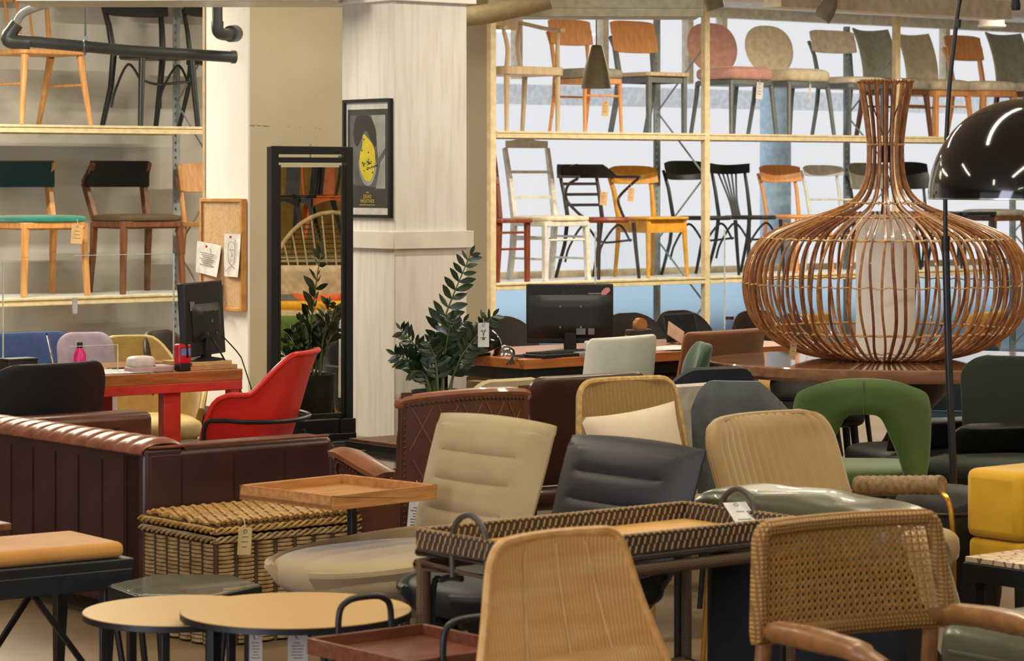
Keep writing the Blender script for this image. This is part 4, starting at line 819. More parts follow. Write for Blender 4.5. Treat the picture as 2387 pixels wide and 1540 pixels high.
# ---------------------------------------------------------------- dining table and the rattan lamp
TBW=mat('reddish_oak_top',(152,112,86),.08,'wood',(130,90,66),4,stretch=(1,9,9),coat=.4)
tc=V((1.82,12.55,0))
t=thing('dining_table','large oval wooden dining table carrying the rattan lamp','table',tc,0)
zt3=.762
O('table_top',B().lathe([(0,zt3-.06),(.985,zt3-.06),(1.0,zt3-.045),(1.0,zt3-.006),(.992,zt3),(0,zt3)],96,ex=.93,ey=.72),TBW,t)
O('pedestal',B().lathe([(0,.06),(.20,.06),(.22,.10),(.13,.14),(.10,.20),(.15,.26),(.17,.33),(.12,.40),(.09,.46),(.10,.54),(.16,.60),(.2,.70),(0,.70)],28),DKW,t)
for k in range(4):
    a=PI/4+k*PI/2; u=V((C(a),S(a),0)); O('leg',B().tube(cr([u*.12+V((0,0,.22)),u*.26+V((0,0,.17)),u*.40+V((0,0,.08)),u*.46+V((0,0,.03))],6),[.05,.035],10),DKW,t)
RAT=mat('rattan_cane',(180,126,74),.36,'plain',(136,86,46),26,coat=.15); RATD=mat('rattan_dark',(138,84,48),.4,'plain',(96,56,32),22,coat=.15); BIND=mat('rattan_binding',(208,170,112),.55)
lc=V(((2064-CX)/F*12.6,12.6,zt3)); s_=12.6/F
t=thing('rattan_lamp','huge onion-shaped rattan lamp standing on the dining table','lamp',lc,0)
prof=[(62,190),(56,225),(48,270),(43,310),(40,340),(42,395),(50,430),(66,458),(98,482),(165,506),(235,530),(287,556),(318,598),(331,650),(326,705),(308,748),(278,780),(232,808),(175,826),(120,834)]
cp=cr([(r*s_,0,(836.5-y)*s_) for r,y in prof],3)
NR_=84; rd=random.Random(9)
for i in range(NR_):
    a0=2*PI*i/NR_; P=[]; n=len(cp); ph_=rd.uniform(-1,1)*.011; fr=rd.uniform(.6,1.4)
    for k,p in enumerate(cp if i%14 in(0,1,5,6,10) else cp[26:]):
        a=a0+ph_*S(k/n*PI*2*fr+i)+.012*S(k*.35+i*1.7)*(p.x>.3); r=p.x*(1-.004*(i%3)); P.append((r*C(a),r*S(a),p.z))
    O('rib',B().tube(P,rd.uniform(.0062,.0085),6),RAT if rd.random()<.72 else RATD,t)
def radius(y):
    for (r0,y0_),(r1,y1_) in zip(prof,prof[1:]):
        if y0_<=y<=y1_: return r0+(r1-r0)*(y-y0_)/(y1_-y0_)
for y in(191,338,474,506,556,660,768,812,831):
    r=radius(y)*s_; b=B(); n=44*4
    b.tube([((r+.006*C(k*PI/2))*C(2*PI*k/n),(r+.006*C(k*PI/2))*S(2*PI*k/n),(836.5-y)*s_+.004*S(k*PI/2)) for k in range(n)],.0036 if y not in(191,831) else .006,5,True)
    if y in(556,768,506): b.tube([((r-.008)*C(2*PI*k/64),(r-.008)*S(2*PI*k/64),(836.5-y)*s_) for k in range(64)],.005,6,True)
    O('binding_ring',b,BIND if y!=191 else RAT,t)
O('base_disc',B().lathe([(0,.002),(.24,.002),(.24,.012),(0,.012)],36),RATD,t)
O('inner_shade',B().lathe([(.132,.014),(.135,.014),(.135,.655),(.132,.655),(.132,.018)],40),mat('white_lamp_cloth',(250,247,240),.7,'plain',(246,243,236),3),t)
O('shade_ring',B().tube([(.136*C(a),.136*S(a),.655) for a in [2*PI*i/32 for i in range(32)]],.004,6,True),mat('white_wire',(220,220,220),.4),t)
O('bulb_holder',B().lathe([(0,.9),(.02,.9),(.022,.98),(.0,1.0)],14).tube([(-.08,0,1.22),(0,0,1.0),(.08,0,1.22)],.004,6),BLK,t)
tag('narrow paper tag hanging at the lower left of the rattan lamp',at(1852,789,12.33),.06,.03,.095,CARD,2,.12,string=(.008,.02,.03))
# black dome floor lamp on an arched rod
YD=9.6
dc=at(2402,462,YD)
t=thing('arc_lamp','glossy black dome lamp hanging from a tall thin arched rod','lamp',(gx(2228,YD+.25)),0); o=gx(2228,YD+.25)
q=lambda px,py,Y:at(px,py,Y)-o
R0=237/F*YD; c0=dc-o
prd=[(R0*C(a)**.92,R0*.985*S(a)) for a in [PI/2*i/24 for i in range(25)]]
O('shade',B().lathe(prd[:-1]+[(0.0,R0*.985)],72,c0),DOM,t); O('shade_lining',B().lathe([(R0*.985*C(a)**.92,R0*.965*S(a)) for a in [PI/2*i/16 for i in range(17)]],48,c0+V((0,0,.001))),mat('silver_lining',(190,190,186),.3,metal=.6),t)
O('shade_rim',B().tube([c0+V((R0*.993*C(a),R0*.993*S(a),0)) for a in [2*PI*i/72 for i in range(72)]],.004,6,True),CHROME,t)
O('bulb',B().lathe([(0,-.0),(.035,.03),(.045,.07),(.02,.12),(0,.12)],18,c0+V((0,0,.12))),mat('opal_bulb',(230,226,216),.4),t)
rodY=YD+.25
P=[q(2229,1560,rodY) if False else V((.0,0,.03)),q(2222,1100,rodY),q(2212,850,rodY),q(2204,560,rodY)]
O('lower_rod',B().tube(cr(P,8),.0135,12),mat('dark_steel_rod',(52,54,58),.3,metal=.5),t)
P2=[q(2204,560,rodY),q(2204,400,rodY),q(2211,230,rodY),q(2224,100,rodY),q(2240,-10,rodY),q(2285,-140,rodY-.08),q(2345,-190,rodY-.18),q(2402,-150,YD),c0+V((0,0,R0*.98))]
O('upper_rod',B().tube(cr(P2,8),.008,10),mat('dark_steel_rod',(52,54,58),.3,metal=.5),t)
O('rod_joint',B().tube([q(2234,45,rodY),q(2232,65,rodY)],.011,10).tube([q(2204,585,rodY),q(2204,550,rodY)],.0155,10),BLK,t)
O('cap',B().lathe([(0,R0*.985),(.03,R0*.98),(.012,R0*1.03),(0,R0*1.06)],18,c0),BLK,t)
O('base',B().prism(rr(.34,.34,.03),0,.03),mat('black_marble',(26,26,27),.2),t,.004)
# hanging cone lamp before the shelves
t=thing('pendant_lamp','small taupe cone lamp hanging in front of the upper shelf','lamp',at(1390,206,16.),0); s2=16./F
O('shade',B().lathe([(35*s2,0),(34*s2,8*s2),(30*s2,35*s2),(21*s2,72*s2),(14*s2,97*s2),(10*s2,101*s2),(0,101*s2)],36),mat('taupe_enamel',(128,118,92),.45),t)
O('lining',B().lathe([(34*s2,.001),(29*s2,35*s2),(20*s2,72*s2),(0,92*s2)],32),mat('pink_white_enamel',(240,226,220),.5),t)
O('bulb',B().lathe([(0,4*s2),(16*s2,8*s2),(20*s2,22*s2),(8*s2,50*s2),(0,50*s2)],20),mat('lit_bulb',(255,240,214),.5,emit=4.),t)
O('cord',B().tube([(0,0,100*s2),(0,0,1.25)],.004,6),mat('grey_cord',(150,146,140),.6),t)
# air duct and concrete beam over the shelves
one('ceiling_duct','olive-grey sheet metal duct above the top row of chairs','duct',B().box((0,0,.17),(1.2,.5,.34)).box((0,-.255,.012),(1.2,.012,.05)),mat('olive_grey_sheet',(176,172,146),.4,metal=.2),at(1400,40,15.5)+V((-.04,0,0)),.03,None,.003)
one('ceiling_pipe','thick beige pipe crossing above the end of the column','pipe',B().tube(cr([(-.35,0,-.02),(0,0,0),(.25,.0,.05),(.4,.0,.09)],6),.055,16),mat('beige_pipe',(168,152,116),.5),at(1110,36,15.0),0)
def spotlight(label,px,py,Y,ang,h):
    t=thing('spotlight',label,'spotlight',at(px,py,Y),0,'spotlights over the shelf wall'); m_=T(0,0,0,0,ang)
    O('head',B().lathe([(.0,.0),(.055,.0),(.06,.05),(.05,.12),(.03,.16),(0,.16)],24,m=m_),mat('pale_grey_lamp',(150,148,138),.4),t); O('stem',B().tube([m_@V((0,0,.15)),(m_@V((0,0,.15))).xy.to_3d()+V((0,0,h))],.012,8),mat('pale_grey_lamp',(150,148,138),.4),t)
spotlight('grey spotlight at the top of the middle cream post',1668,22,16.5,-.3,.5); spotlight('grey spotlight tilted between the middle post and the rattan lamp',1915,46,17.5,.5,.5)
t=thing('downlight','recessed ceiling downlight over the right end of the shelves','downlight',at(2312,60,21.5),0); O('ring',B().tube([(.1*C(a),.1*S(a),0) for a in [2*PI*i/24 for i in range(24)]],.012,6,True),WHT,t); O('lens',B().lathe([(0,.004),(.09,.004),(.09,.008),(0,.008)],24),mat('lit_lens',(255,248,232),.4,emit=2.5),t)
O('housing',B().lathe([(.1,0),(.1,.12),(0,.12)],24),WHT,t)
t=thing('hanging_socket','black pendant socket on a cord at the top right corner','pendant',at(2368,24,13.),0); O('body',B().lathe([(0,0),(.02,0),(.024,.02),(.018,.08),(0,.09)],18),BLK,t); O('cord',B().tube([(0,0,.08),(-.012,0,.75)],.005,6),BLK,t)
one('ceiling_beam','cream ceiling beam running towards the window wall at the top right','beam',B().box((0,0,.06),(2.2,.16,.12)),mat('cream_beam_paint',(238,232,216),.6),at(2080,32,18.2),RZ+.0,None,.004)
# chairs round the dining table
def archchair(label,loc,rz,m,h=.83,w=.52,lm=BLK):
    t=thing('armchair',label,'chair',loc,rz); 
    outer=cr([(-.225,0,.40),(-.25,0,.50),(-.258,0,.66),(-.247,0,.755),(-.21,0,.79),(-.105,0,.825),(0,0,.833),(.105,0,.825),(.21,0,.79),(.247,0,.755),(.258,0,.66),(.25,0,.50),(.225,0,.40)],4)
    inner=cr([(-.165,0,.40),(-.155,0,.46),(-.13,0,.54),(-.10,0,.61),(-.072,0,.67),(-.045,0,.692),(0,0,.694),(.045,0,.692),(.072,0,.67),(.10,0,.61),(.13,0,.54),(.155,0,.46),(.165,0,.40)],4)
    k=len(outer)-1; sw=w/.52; bend=lambda p:V((p.x*sw,.19+.09*(1-(p.x/.26)**2)+.1*(p.z-.5),p.z*h/.833))
    def fn(u,v):
        f=u*k; i=min(int(f),k-1); o_=outer[i].lerp(outer[i+1],f-i); n_=inner[i].lerp(inner[i+1],f-i); return bend(o_.lerp(n_,v))
    O('backrest',B().sheet(fn,60,8,lambda u,v:.055*(1-.8*abs(2*v-1)**5)),m,t)
    O('seam',B().tube([bend(V((0,0,z)))+V((0,.028,0)) for z in(.70,.74,.78,.825)],.0022,5),m,t)
    O('seat',B().cush((0,-.03,.42),(.52*sw,.50,.12),.35,.45),m,t)
    for x in(-1,1):
        for y in(-1,1): O('leg',B().tube([(x*.19,y*.17,.38),(x*.23,y*.22,0)],[.018,.011],10),lm,t)
    return t
GRN=mat('moss_green_velvet',(78,106,44),.72,'fabric',(66,92,38),5,sheen=.5); GRD=mat('dark_forest_velvet',(28,34,20),.8,'fabric',(22,28,16),5,sheen=.05)
archchair('moss green velvet armchair with an arched open back at the dining table',gx(2000,10.75),PI-.06,GRN,w=.53)
backchair('armchair','dark forest green velvet armchair at the right edge, facing the lamp rod','chair',bp(2408,11.15,RZ-PI/2+.25,.24),RZ-PI/2+.25,GRD,.62,.86,r=.09,th=.06,cv=.14,zs=.46,low=.36,taper=.86)
SLB=mat('slate_blue_fabric',(62,92,116),.85,'fabric'); 
backchair('chair','slate blue chair on the far side of the dining table beyond the lamp rod','chair',bp(2228,13.6,PI),PI,SLB,.42,.78,r=.05,cv=.04,zs=.42)
for px,Y,l in((2120,11.55,'black chair tucked under the table to the right of the green one'),(2260,11.3,'black chair under the table behind the lamp rod'),(1905,13.6,'black chair on the far side of the dining table')):
    backchair('chair',l,'chair',gx(px,Y),(.35 if Y<12 else .0)+PI*(Y<12),BLKP,.44,.60,r=.06,cv=.03,zs=.45,lr=.02)
GRC=mat('slate_grey_fabric',(92,98,98),.8,'fabric',sheen=.3)
def wedge(u,v):
    x=-.26+.52*u; top=.40+.45*(1 if u<.45 else 1-((u-.45)/.55)**1.1*.62); top-=.11*max(0,(.16-u)/.16)**2.5; top-=0; return (x*(1-.12*(1-v)*(u<.5)),.20+.10*(1-(2*u-1)**2)-.25*max(0,u-.45)+.06*v,.38+(top-.38)*v)
t=thing('armchair','slate grey chair with a back sloping down to one arm beside the seagrass chair','chair',gx(1742,10.4),PI+.1)
O('backrest',B().sheet(lambda u,v:wedge(1-u,v),24,14,lambda u,v:.04*(1-.7*max(abs(2*u-1),abs(2*v-1))**6)),GRC,t) if False else O('backrest',B().sheet(lambda u,v:(-wedge(u,v)[0],wedge(u,v)[1],wedge(u,v)[2]),64,20,lambda u,v:.04*(1-.7*max(abs(2*u-1),abs(2*v-1))**6)),GRC,t)
O('seat',B().cush((0,-.02,.40),(.5,.48,.1),.4,.45),GRC,t)
for x in(-1,1):
    for y in(-1,1): O('leg',B().tube([(x*.18,y*.17,.37),(x*.22,y*.22,0)],[.014,.010],10),BLK,t)
BGE=mat('beige_boucle',(196,178,142),.9,'fabric',(184,164,128),8)
tub('armchair','beige tub chair behind the diamond-stitched wing chair','chair',bp(1165,11.2,RZ+PI,.2),RZ+PI,BGE,phi=1.6,w=.62,d=.38,hb=.775,ha=.60,zs=.40)
tub('armchair','white tub chair between the seagrass chair and the slate grey chair','chair',bp(1590,11.3,RZ+PI,.3),RZ+PI,mat('white_boucle',(214,208,200),.9,'fabric'),w=.56,d=.54,hb=.745,ha=.58,zs=.40)
# ---------------------------------------------------------------- middle and foreground furniture
BRL=mat('brown_aniline_leather',(88,50,36),.34,'leather',(70,38,28),5,bump=.12,coat=.15); BRD=mat('dark_brown_aniline',(66,36,28),.36,'leather',(52,28,22),5,bump=.1,coat=.15); STI=mat('tan_stitching',(120,76,54),.6); NAIL=mat('brass_nail',(112,84,64),.3,metal=.7)
# wing chair turned away: outer back to the viewer, one arm out to the left
wc=gx(932,9.5)
t=thing('wing_chair','brown leather wing chair with diamond stitching and nailhead trim, turned away','armchair',(wc.x,wc.y,0),RZ)
W_=.56
def wb(u,v):
    x=W_*u; z=.10+.73*v; e=max(0,abs(2*u-1)-.84)/.16; cut=.045*e*e*(v>.5)*v; return (x,-.03*(1-(2*u-1)**2)+.05*(v-.5)*0,z-cut)
O('outer_back',B().sheet(wb,20,16,.02),BRL,t)
O('inner_back',B().cush((W_/2,.045,.56),(W_-.06,.07,.56),.3,.4),BRL,t)
O('top_rail',B().tube(cr([(.0,.0,.80),(.02,-.005,.825),(W_*.5,-.03,.838),(W_-.02,-.005,.828),(W_,.0,.80)],6),.016,8),mat('worn_cognac_leather',(140,84,54),.34,'leather',coat=.2),t)
prof_=[(0,.10),(-.015,.80),(-.005,.81),(.004,.79),(.006,.70),(.010,.62),(.030,.565),(.08,.54),(.20,.56),(.33,.60),(.375,.60),(.395,.575),(.38,.54),(.36,.50),(.35,.12)]
pc_=[(v.x,v.y) for v in cr([(a,c,0) for a,c in prof_],4)]
for x0 in(-.005,W_-.045):
    O('arm',B().prism(pc_,0,.05,Mx.Translation((x0,0,0))@Mx.Rotation(PI/2,4,'Z')@Mx.Rotation(PI/2,4,'X')),BRL,t,.012,3)
O('arm_pad',B().sheet(lambda u,v:(-.03+.11*v,.10+.29*u,.545+.065*min(1,u*1.15)+.012*S(PI*v)),14,6,.02),mat('worn_cognac_leather',(140,84,54),.34,'leather',coat=.2),t)
b=B(); 
for k in range(-6,9):
    for sg in(-1,1):
        P=[]
        for i in range(41):
            f=i/40; x=.035+(k*.105+sg*.40*f+(.4 if sg<0 else 0)); z=.14+.66*f
            if .03<x<W_-.03: P.append((x,-.03*(1-(2*x/W_-1)**2)-.0115,z))
        if len(P)>2: b.tube(P,.0022,4)
O('stitching',b,STI,t)
b=B()
def ball(b,c,r): b.lathe([(0,-r),(r*.8,-r*.6),(r,0),(r*.8,r*.6),(0,r)],8,c)
path=[(.012,-.012,z) for z in [.2+.02*i for i in range(29)]]+[(.02+.02*i,-.014-.03*(1-(2*(.02+.02*i)/W_-1)**2),.805+.012*S(PI*i/26)) for i in range(27)]
path+=[(-.012,y_+.0,z_) for y_,z_ in [(v.x,v.y) for v in cr([(.02,.53,0),(.09,.517,0),(.20,.54,0),(.33,.58,0),(.365,.575,0),(.365,.54,0),(.34,.50,0)],7)]]
for p_ in path: ball(b,p_,.0055)
O('nail_trim',b,NAIL,t,kind='stuff')
O('seat',B().cush((W_/2,.30,.42),(W_-.1,.5,.16),.25,.4),BRL,t); O('base',B().box((W_/2,.19,.22),(W_-.04,.34,.24)),BRL,t,.01)
for x in(.06,W_-.06):
    for y in(.05,.42): O('leg',B().tube([(x,y,.14),(x,y,0)],[.022,.015],10),DKW,t)
tag('white printed label hanging on the back of the diamond-stitched wing chair',(wc+A_*.02-B_*.075)+V((0,0,.50)),RZ-.3,.055,.125,PAPER,7,.10,string=(.0,.02,.05))
t=backchair('chair','plain dark brown leather chair with a dipped top edge, right of the wing chair','chair',bp(1368,10.4,RZ+PI),RZ+PI,BRD,.60,.85,r=.07,th=.06,cv=.03,taper=.72,zs=.42,lean=.05)
# seagrass chair with its cushion
SEA=mat('seagrass',(176,142,84),.75,'weave',(136,104,58),34,bump=.7,stretch=(.5,1,3)); SEAR=mat('seagrass_rim',(196,160,98),.7,'plain',(166,130,74),60)
sg_=gx(1560,9.75)
t=thing('chair','woven seagrass chair with a rounded back and a white cushion on it','chair',sg_,RZ-.12)
def sgf(u,v):
    v=sn(v); x=2*u-1; wv=.205+.05*(1-v); r=.06; zz_=.42*v; e=max(0,zz_-(.42-r))/r; hw=wv-r*(1-math.sqrt(max(0,1-e*e))); return (x*hw,.20+.07*v+.02*(1-x*x),.44+zz_)
O('backrest',B().sheet(sgf,20,24,.02),SEA,t)
O('rim',B().tube([V(sgf(0,j/24)) for j in range(23)]+[V(sgf(i/30,1)) for i in range(31)]+[V(sgf(1,1-j/24)) for j in range(2,25)],.012,8),SEAR,t)
O('seat',B().cush((0,-.02,.42),(.5,.5,.07),.3,.4),SEA,t)
for x in(-1,1):
    for y in(-1,1): O('leg',B().tube([(x*.2,y*.19,.40),(x*.23,y*.22,0)],[.016,.012],10),SEAR,t)
pillow('white cushion leaning in the woven seagrass chair',gx(1490,9.55)+V((0,0,.63)),RZ-.12,.40,.33,mat('white_cushion_cloth',(214,196,174),.85,'fabric',(206,188,166),4),rx=-.30,ry=-.10)
# two matching lounge chairs facing left
def lounge(label,bc,m,zt_=.80,w=.60,d=.82):
    c=bc-A_*.40; t=thing('lounge_chair',label,'chair',(c.x,c.y,0),RZ-PI/2)
    def bf(u,v):
        x=2*u-1; z=2*v-1; hw=w/2*(.93+.07*v)*(1-.03*(1-z*z)*0); dent=0
        for zc in(-.45,.0,.42): dent+=.022*math.exp(-((z-zc)/.06)**2)*(1 if abs(x)<.5 else math.exp(-((abs(x)-.5)/.12)**2))
        return (x*hw*(1-.03*z*z*(z>0)),.30+.13*v-.045*(1-x*x)*(1-z*z)**.6+dent,.42+(zt_-.42)*v-.012*x*x*(v>.9))
    O('backrest',B().sheet(bf,40,44,lambda u,v:.05*(1-.75*max(abs(2*u-1),abs(2*v-1))**6)),m,t)
    O('back_piping',B().tube([V(bf(0,j/20)) for j in range(20)]+[V(bf(i/20,1)) for i in range(20)]+[V(bf(1,1-j/20)) for j in range(21)],.007,6),m,t)
    def sf(u,v):
        a=(u-.5)*2*PI*.93; r=v; ex=1; k=.60+.40*v
        x=w*.51*math.copysign(abs(S(a))**.7,S(a))*k; y=.05+d*.52*C(a)*k
        return (x,y,.27+(.17+.03*C(a))*v**1.5)
    O('seat_shell',B().sheet(sf,48,10,.028),m,t)
    O('seat_piping',B().tube([V(sf(i/60,1)) for i in range(61)],.011,6),m,t)
    O('seat_cushion',B().cush((0,.03,.385),(w*.98,d*.94,.13),.75,.5,40,16),m,t)
    O('pedestal',B().lathe([(0,.26),(.05,.26),(.03,.24),(.03,.06),(.05,.04),(0,.04)],20),BLK,t)
    for k in range(4): a=k*PI/2+PI/4; O('leg',B().tube([(0,0,.08),(.30*C(a),.30*S(a),.012)],[.018,.012],8),BLK,t)
LBE=mat('beige_wool_felt',(172,152,112),.9,'fabric',(162,140,100),6,sheen=.4); LBK=mat('charcoal_leather',(30,30,34),.5,'leather',(32,32,36),6,bump=.08)
lounge('beige felt lounge chair with a stitched back, facing left behind the rattan tray',gx(1142,8.75),LBE,.83)
lounge('charcoal leather lounge chair with a stitched back beside the beige one',gx(1468,8.3),LBK,.80,w=.62)
# channel-stitched tan chair
CHN=mat('tan_channel_fabric',(170,140,94),.7,'fabric',(158,128,82),5,sheen=.5)
crz2=.78; cl=gx(1820,9.25)+V((S(crz2)*.25,-C(crz2)*.25,0)); t=thing('armchair','tan channel-stitched armchair with wrapped arms and thin brass legs, turned to the right','chair',cl,crz2)
def cf(u,v):
    v=sn(v); x=2*u-1; z=.40+.385*v; e=max(0,v-.72)/.28; hw=.32-.085*(1-math.sqrt(max(0,1-e*e))); rb=.010*abs(S(PI*u*15))**.45; return (x*hw,.22+.14*v+.07*(1-x*x)-.04-rb,z)
O('backrest',B().sheet(cf,120,22,lambda u,v:.07*(1-.6*abs(2*u-1)**8)*(1-.7*max(0,v-.7)/.3)),CHN,t)
O('back_edge',B().tube(cr([V(cf(0,j/10)) for j in range(9)]+[V(cf(i/16,1)) for i in range(1,16)]+[V(cf(1,.8-j/10)) for j in range(9)],3),.013,8),CHN,t)
O('seat',B().cush((0,-.05,.38),(.56,.56,.15),.3,.4),CHN,t)
BRS=mat('brass',(222,172,72),.25,metal=.9)
for s in(-1,1):
    b=B(); n=60; b.tube([(s*.35,.20-.36*i/n,.535+.03*i/n) for i in range(n+1)],[.030+.0035*abs(S(i*PI/5)) for i in range(n+1)],14); O('wrapped_arm',b,mat('wrapped_cord',(150,124,90),.7,'plain',(120,96,66),50),t)
    O('arm_frame',B().tube(cr([(s*.35,-.20,.0),(s*.355,-.20,.40),(s*.35,-.14,.545),(s*.35,.15,.52),(s*.33,.26,.45),(s*.34,.30,0)],8),.009,8),BRS,t)
# olive leather armchair with a dark outer shell
OLV=mat('olive_leather',(88,88,68),.30,'leather',(74,74,56),4,bump=.1,coat=.2); NVY=mat('midnight_fabric',(26,28,34),.85,'fabric')
ol=gx(1905,8.2)+A_*.25; t=thing('armchair','olive leather armchair with a midnight outer shell behind the cane chair','armchair',ol,RZ+PI/2+.12)
O('outer_shell',B().box((0,.30,.30),(.74,.16,.54)),NVY,t,.04,3)
def of(u,v):
    a=PI*1.0*v; x=(2*u-1); fold=.012*abs(S(PI*u*3))**.5; return (x*.43,.30-.16*C(a)*(1-.3*abs(x)**6),.55+(.085+fold)*S(a)*(1-.45*abs(x)**5))
b=B(); b.cush((0,.30,.56),(.80,.30,.20),.35,.55,64,20); [setattr(v,'z',v.z+.010*abs(S(PI*(v.x+.43)/.86*3))**.5*(v.z>.57)-.05*max(0,-v.x)) for v in b.v]; O('back_cushion',b,OLV,t); O('inner_back',B().cush((0,.14,.44),(.70,.16,.26),.3,.45),OLV,t)
O('seat_cushion',B().cush((.0,.10,.34),(.5,.2,.14),.25,.4),OLV,t); O('base',B().box((0,.18,.18),(.6,.24,.24)),NVY,t,.03)
for x in(-.28,.28):
    for y in(-.12,.3): O('leg',B().tube([(x,y,.1),(x,y,0)],.02,8),BLK,t)
ot=gx(2560,7.05); t=thing('ottoman','olive leather ottoman in the lower right corner before the mosaic table','ottoman',ot,RZ); O('cushion',B().cush((0,0,.38),(.66,.60,.20),.3,.5),OLV,t); O('seam',B().tube([(x,y,.385) for x,y in rr(.655,.595,.12)],.006,6,True),OLV,t); O('base',B().box((0,0,.2),(.6,.54,.26)),NVY,t,.02)
for x in(-.26,.26):
    for y in(-.23,.23): O('leg',B().tube([(x,y,.1),(x,y,0)],.02,8),BLK,t)
t=thing('pouf','dark brown leather pouf at the foot of the lamp rod','pouf',gx(2200,9.5),0); O('body',B().cush((0,0,.27),(.40,.40,.52),1,.5),mat('blackish_leather',(24,19,18),.6,'leather'),t); O('piping',B().tube([(.185*C(a),.185*S(a),.45) for a in [2*PI*i/40 for i in range(40)]],.006,6,True),BRD,t)
backchair('armchair','tan rounded chair edge showing between the cane chair and the yellow one','armchair',bp(2212,7.5,RZ+PI/2-.7,.1),RZ+PI/2-.7,TAN,.22,.635,d=.26,r=.10,th=.08,cv=.05,zs=.36)
# low yellow armchair at the right edge
YLW=mat('yellow_wool',(222,174,36),.85,'fabric',(208,158,28),5,sheen=.3); ye=gx(2376,9.0)
t=thing('armchair','yellow upholstered low armchair cut by the right edge','armchair',(ye.x,ye.y,0),RZ)
O('arm',B().box((.38,.12,.51),(.76,.24,.23)),YLW,t,.03,3); O('base',B().box((.38,.12,.335),(.74,.23,.115)),YLW,t,.02,3); O('seat',B().box((.38,-.26,.33),(.72,.5,.16)),YLW,t,.03,3) if False else O('seat',B().box((.55,.5,.33),(.5,.5,.16)),YLW,t,.03,3); None
for x in(.05,.85):
    for y in(.04,.70): O('leg',B().tube([(x,y,.27),(x,y,0)],[.02,.014],8),BLK,t)
mo=on(2250,1296,.45); t=thing('mosaic_table','black low table topped with pale stone mosaic at the right edge','table',(mo.x,mo.y,0),RZ)
O('top',B().box((.45,-.35,.442),(.9,.7,.016)),mat('stone_mosaic',(214,190,162),.35,'mosaic',(126,84,60),22),t,.001); O('frame',B().box((.45,-.35,.405),(.91,.71,.055)),BLK,t,.002)
for x in(.04,.86):
    for y in(-.04,-.66): O('leg',B().box((x,y,.19),(.04,.04,.38)),BLK,t,.002)
# cane armchair in the right foreground
CAN=mat('honey_cane',(206,158,82),.55,'plain',(182,132,60),60); TEK=mat('teak_arm',(150,104,58),.34,'wood',(130,88,46),4,stretch=(1,8,8),coat=.1)
cL,cR=on(1795,1238,.78),on(2197,1206,.78); cm=(cL+cR)/2; cwid=(cR-cL).length; crz=math.atan2(cR.y-cL.y,cR.x-cL.x)
t=thing('armchair','cane-backed armchair with teak arms in the right foreground','chair',(cm.x,cm.y,0),crz)
def cb(u,v,off=0.):
    v=max(0,min(1,v)); x=2*u-1; zz_=.245*v; hw=cwid/2+.028*(1-v); r=.03; e=max(0,zz_-(.245-r))/r; hw-=r*(1-math.sqrt(max(0,1-e*e))); return V((x*hw,.03*v-.035*x*x+.045+off,.535+zz_))
b=B()
for j in range(24): b.tube([cb(i/24,.07+.86*(j//2+.19+.18*(j%2))/12) for i in range(1,24)],.0014,5)
O('cane_weave',b,CAN,t); b=B()
for i in range(54): b.tube([cb(.06+.88*(i//2+.19+.18*(i%2))/27,j/10,.002) for j in range(0,11)],.0014,5)
for i in range(-12,27):
    for sgn in(-1,1):
        P=[]
        for j in range(25):
            f=j/24; u=.06+.88*((i+12*f) if sgn>0 else (i+12.56-12*f))/27
            if .05<u<.95: P.append(cb(u,.07+.86*f,-.004))
        if len(P)>2: b.tube(P,.0016,5)
O('cane_weave',b,CAN,t)
frm=[cb(0,sn(j/24)) for j in range(24)]+[cb(i/30,1) for i in range(31)]+[cb(1,sn(1-j/24)) for j in range(1,25)]+[cb(1-i/30,0) for i in range(1,30)]
b=B(); b.tube(frm,.021,8,True)
O('back_frame',b,mat('cane_wrapped_frame',(192,144,72),.55,'weave',(132,92,42),30,bump=.6),t)
for s in(-1,1):
    O('arm',B().tube(cr([(s*.245,.02,.545),(s*.262,-.06,.555),(s*.27,-.20,.56),(s*.262,-.34,.555),(s*.25,-.42,.53)],6),[.028,.033,.035,.032,.024],12,flat=.8),TEK,t)
    O('leg',B().tube([(s*.245,.03,.55),(s*.25,.06,.30),(s*.26,.12,0)],[.020,.020,.015],10),TEK,t); O('leg',B().tube([(s*.252,-.36,.545),(s*.25,-.38,0)],[.020,.015],10),TEK,t)
O('seat',B().cush((0,-.18,.38),(.48,.48,.10),.3,.4),NVY,t); O('seat_frame',B().box((0,-.17,.33),(.5,.46,.045)),TEK,t,.006)
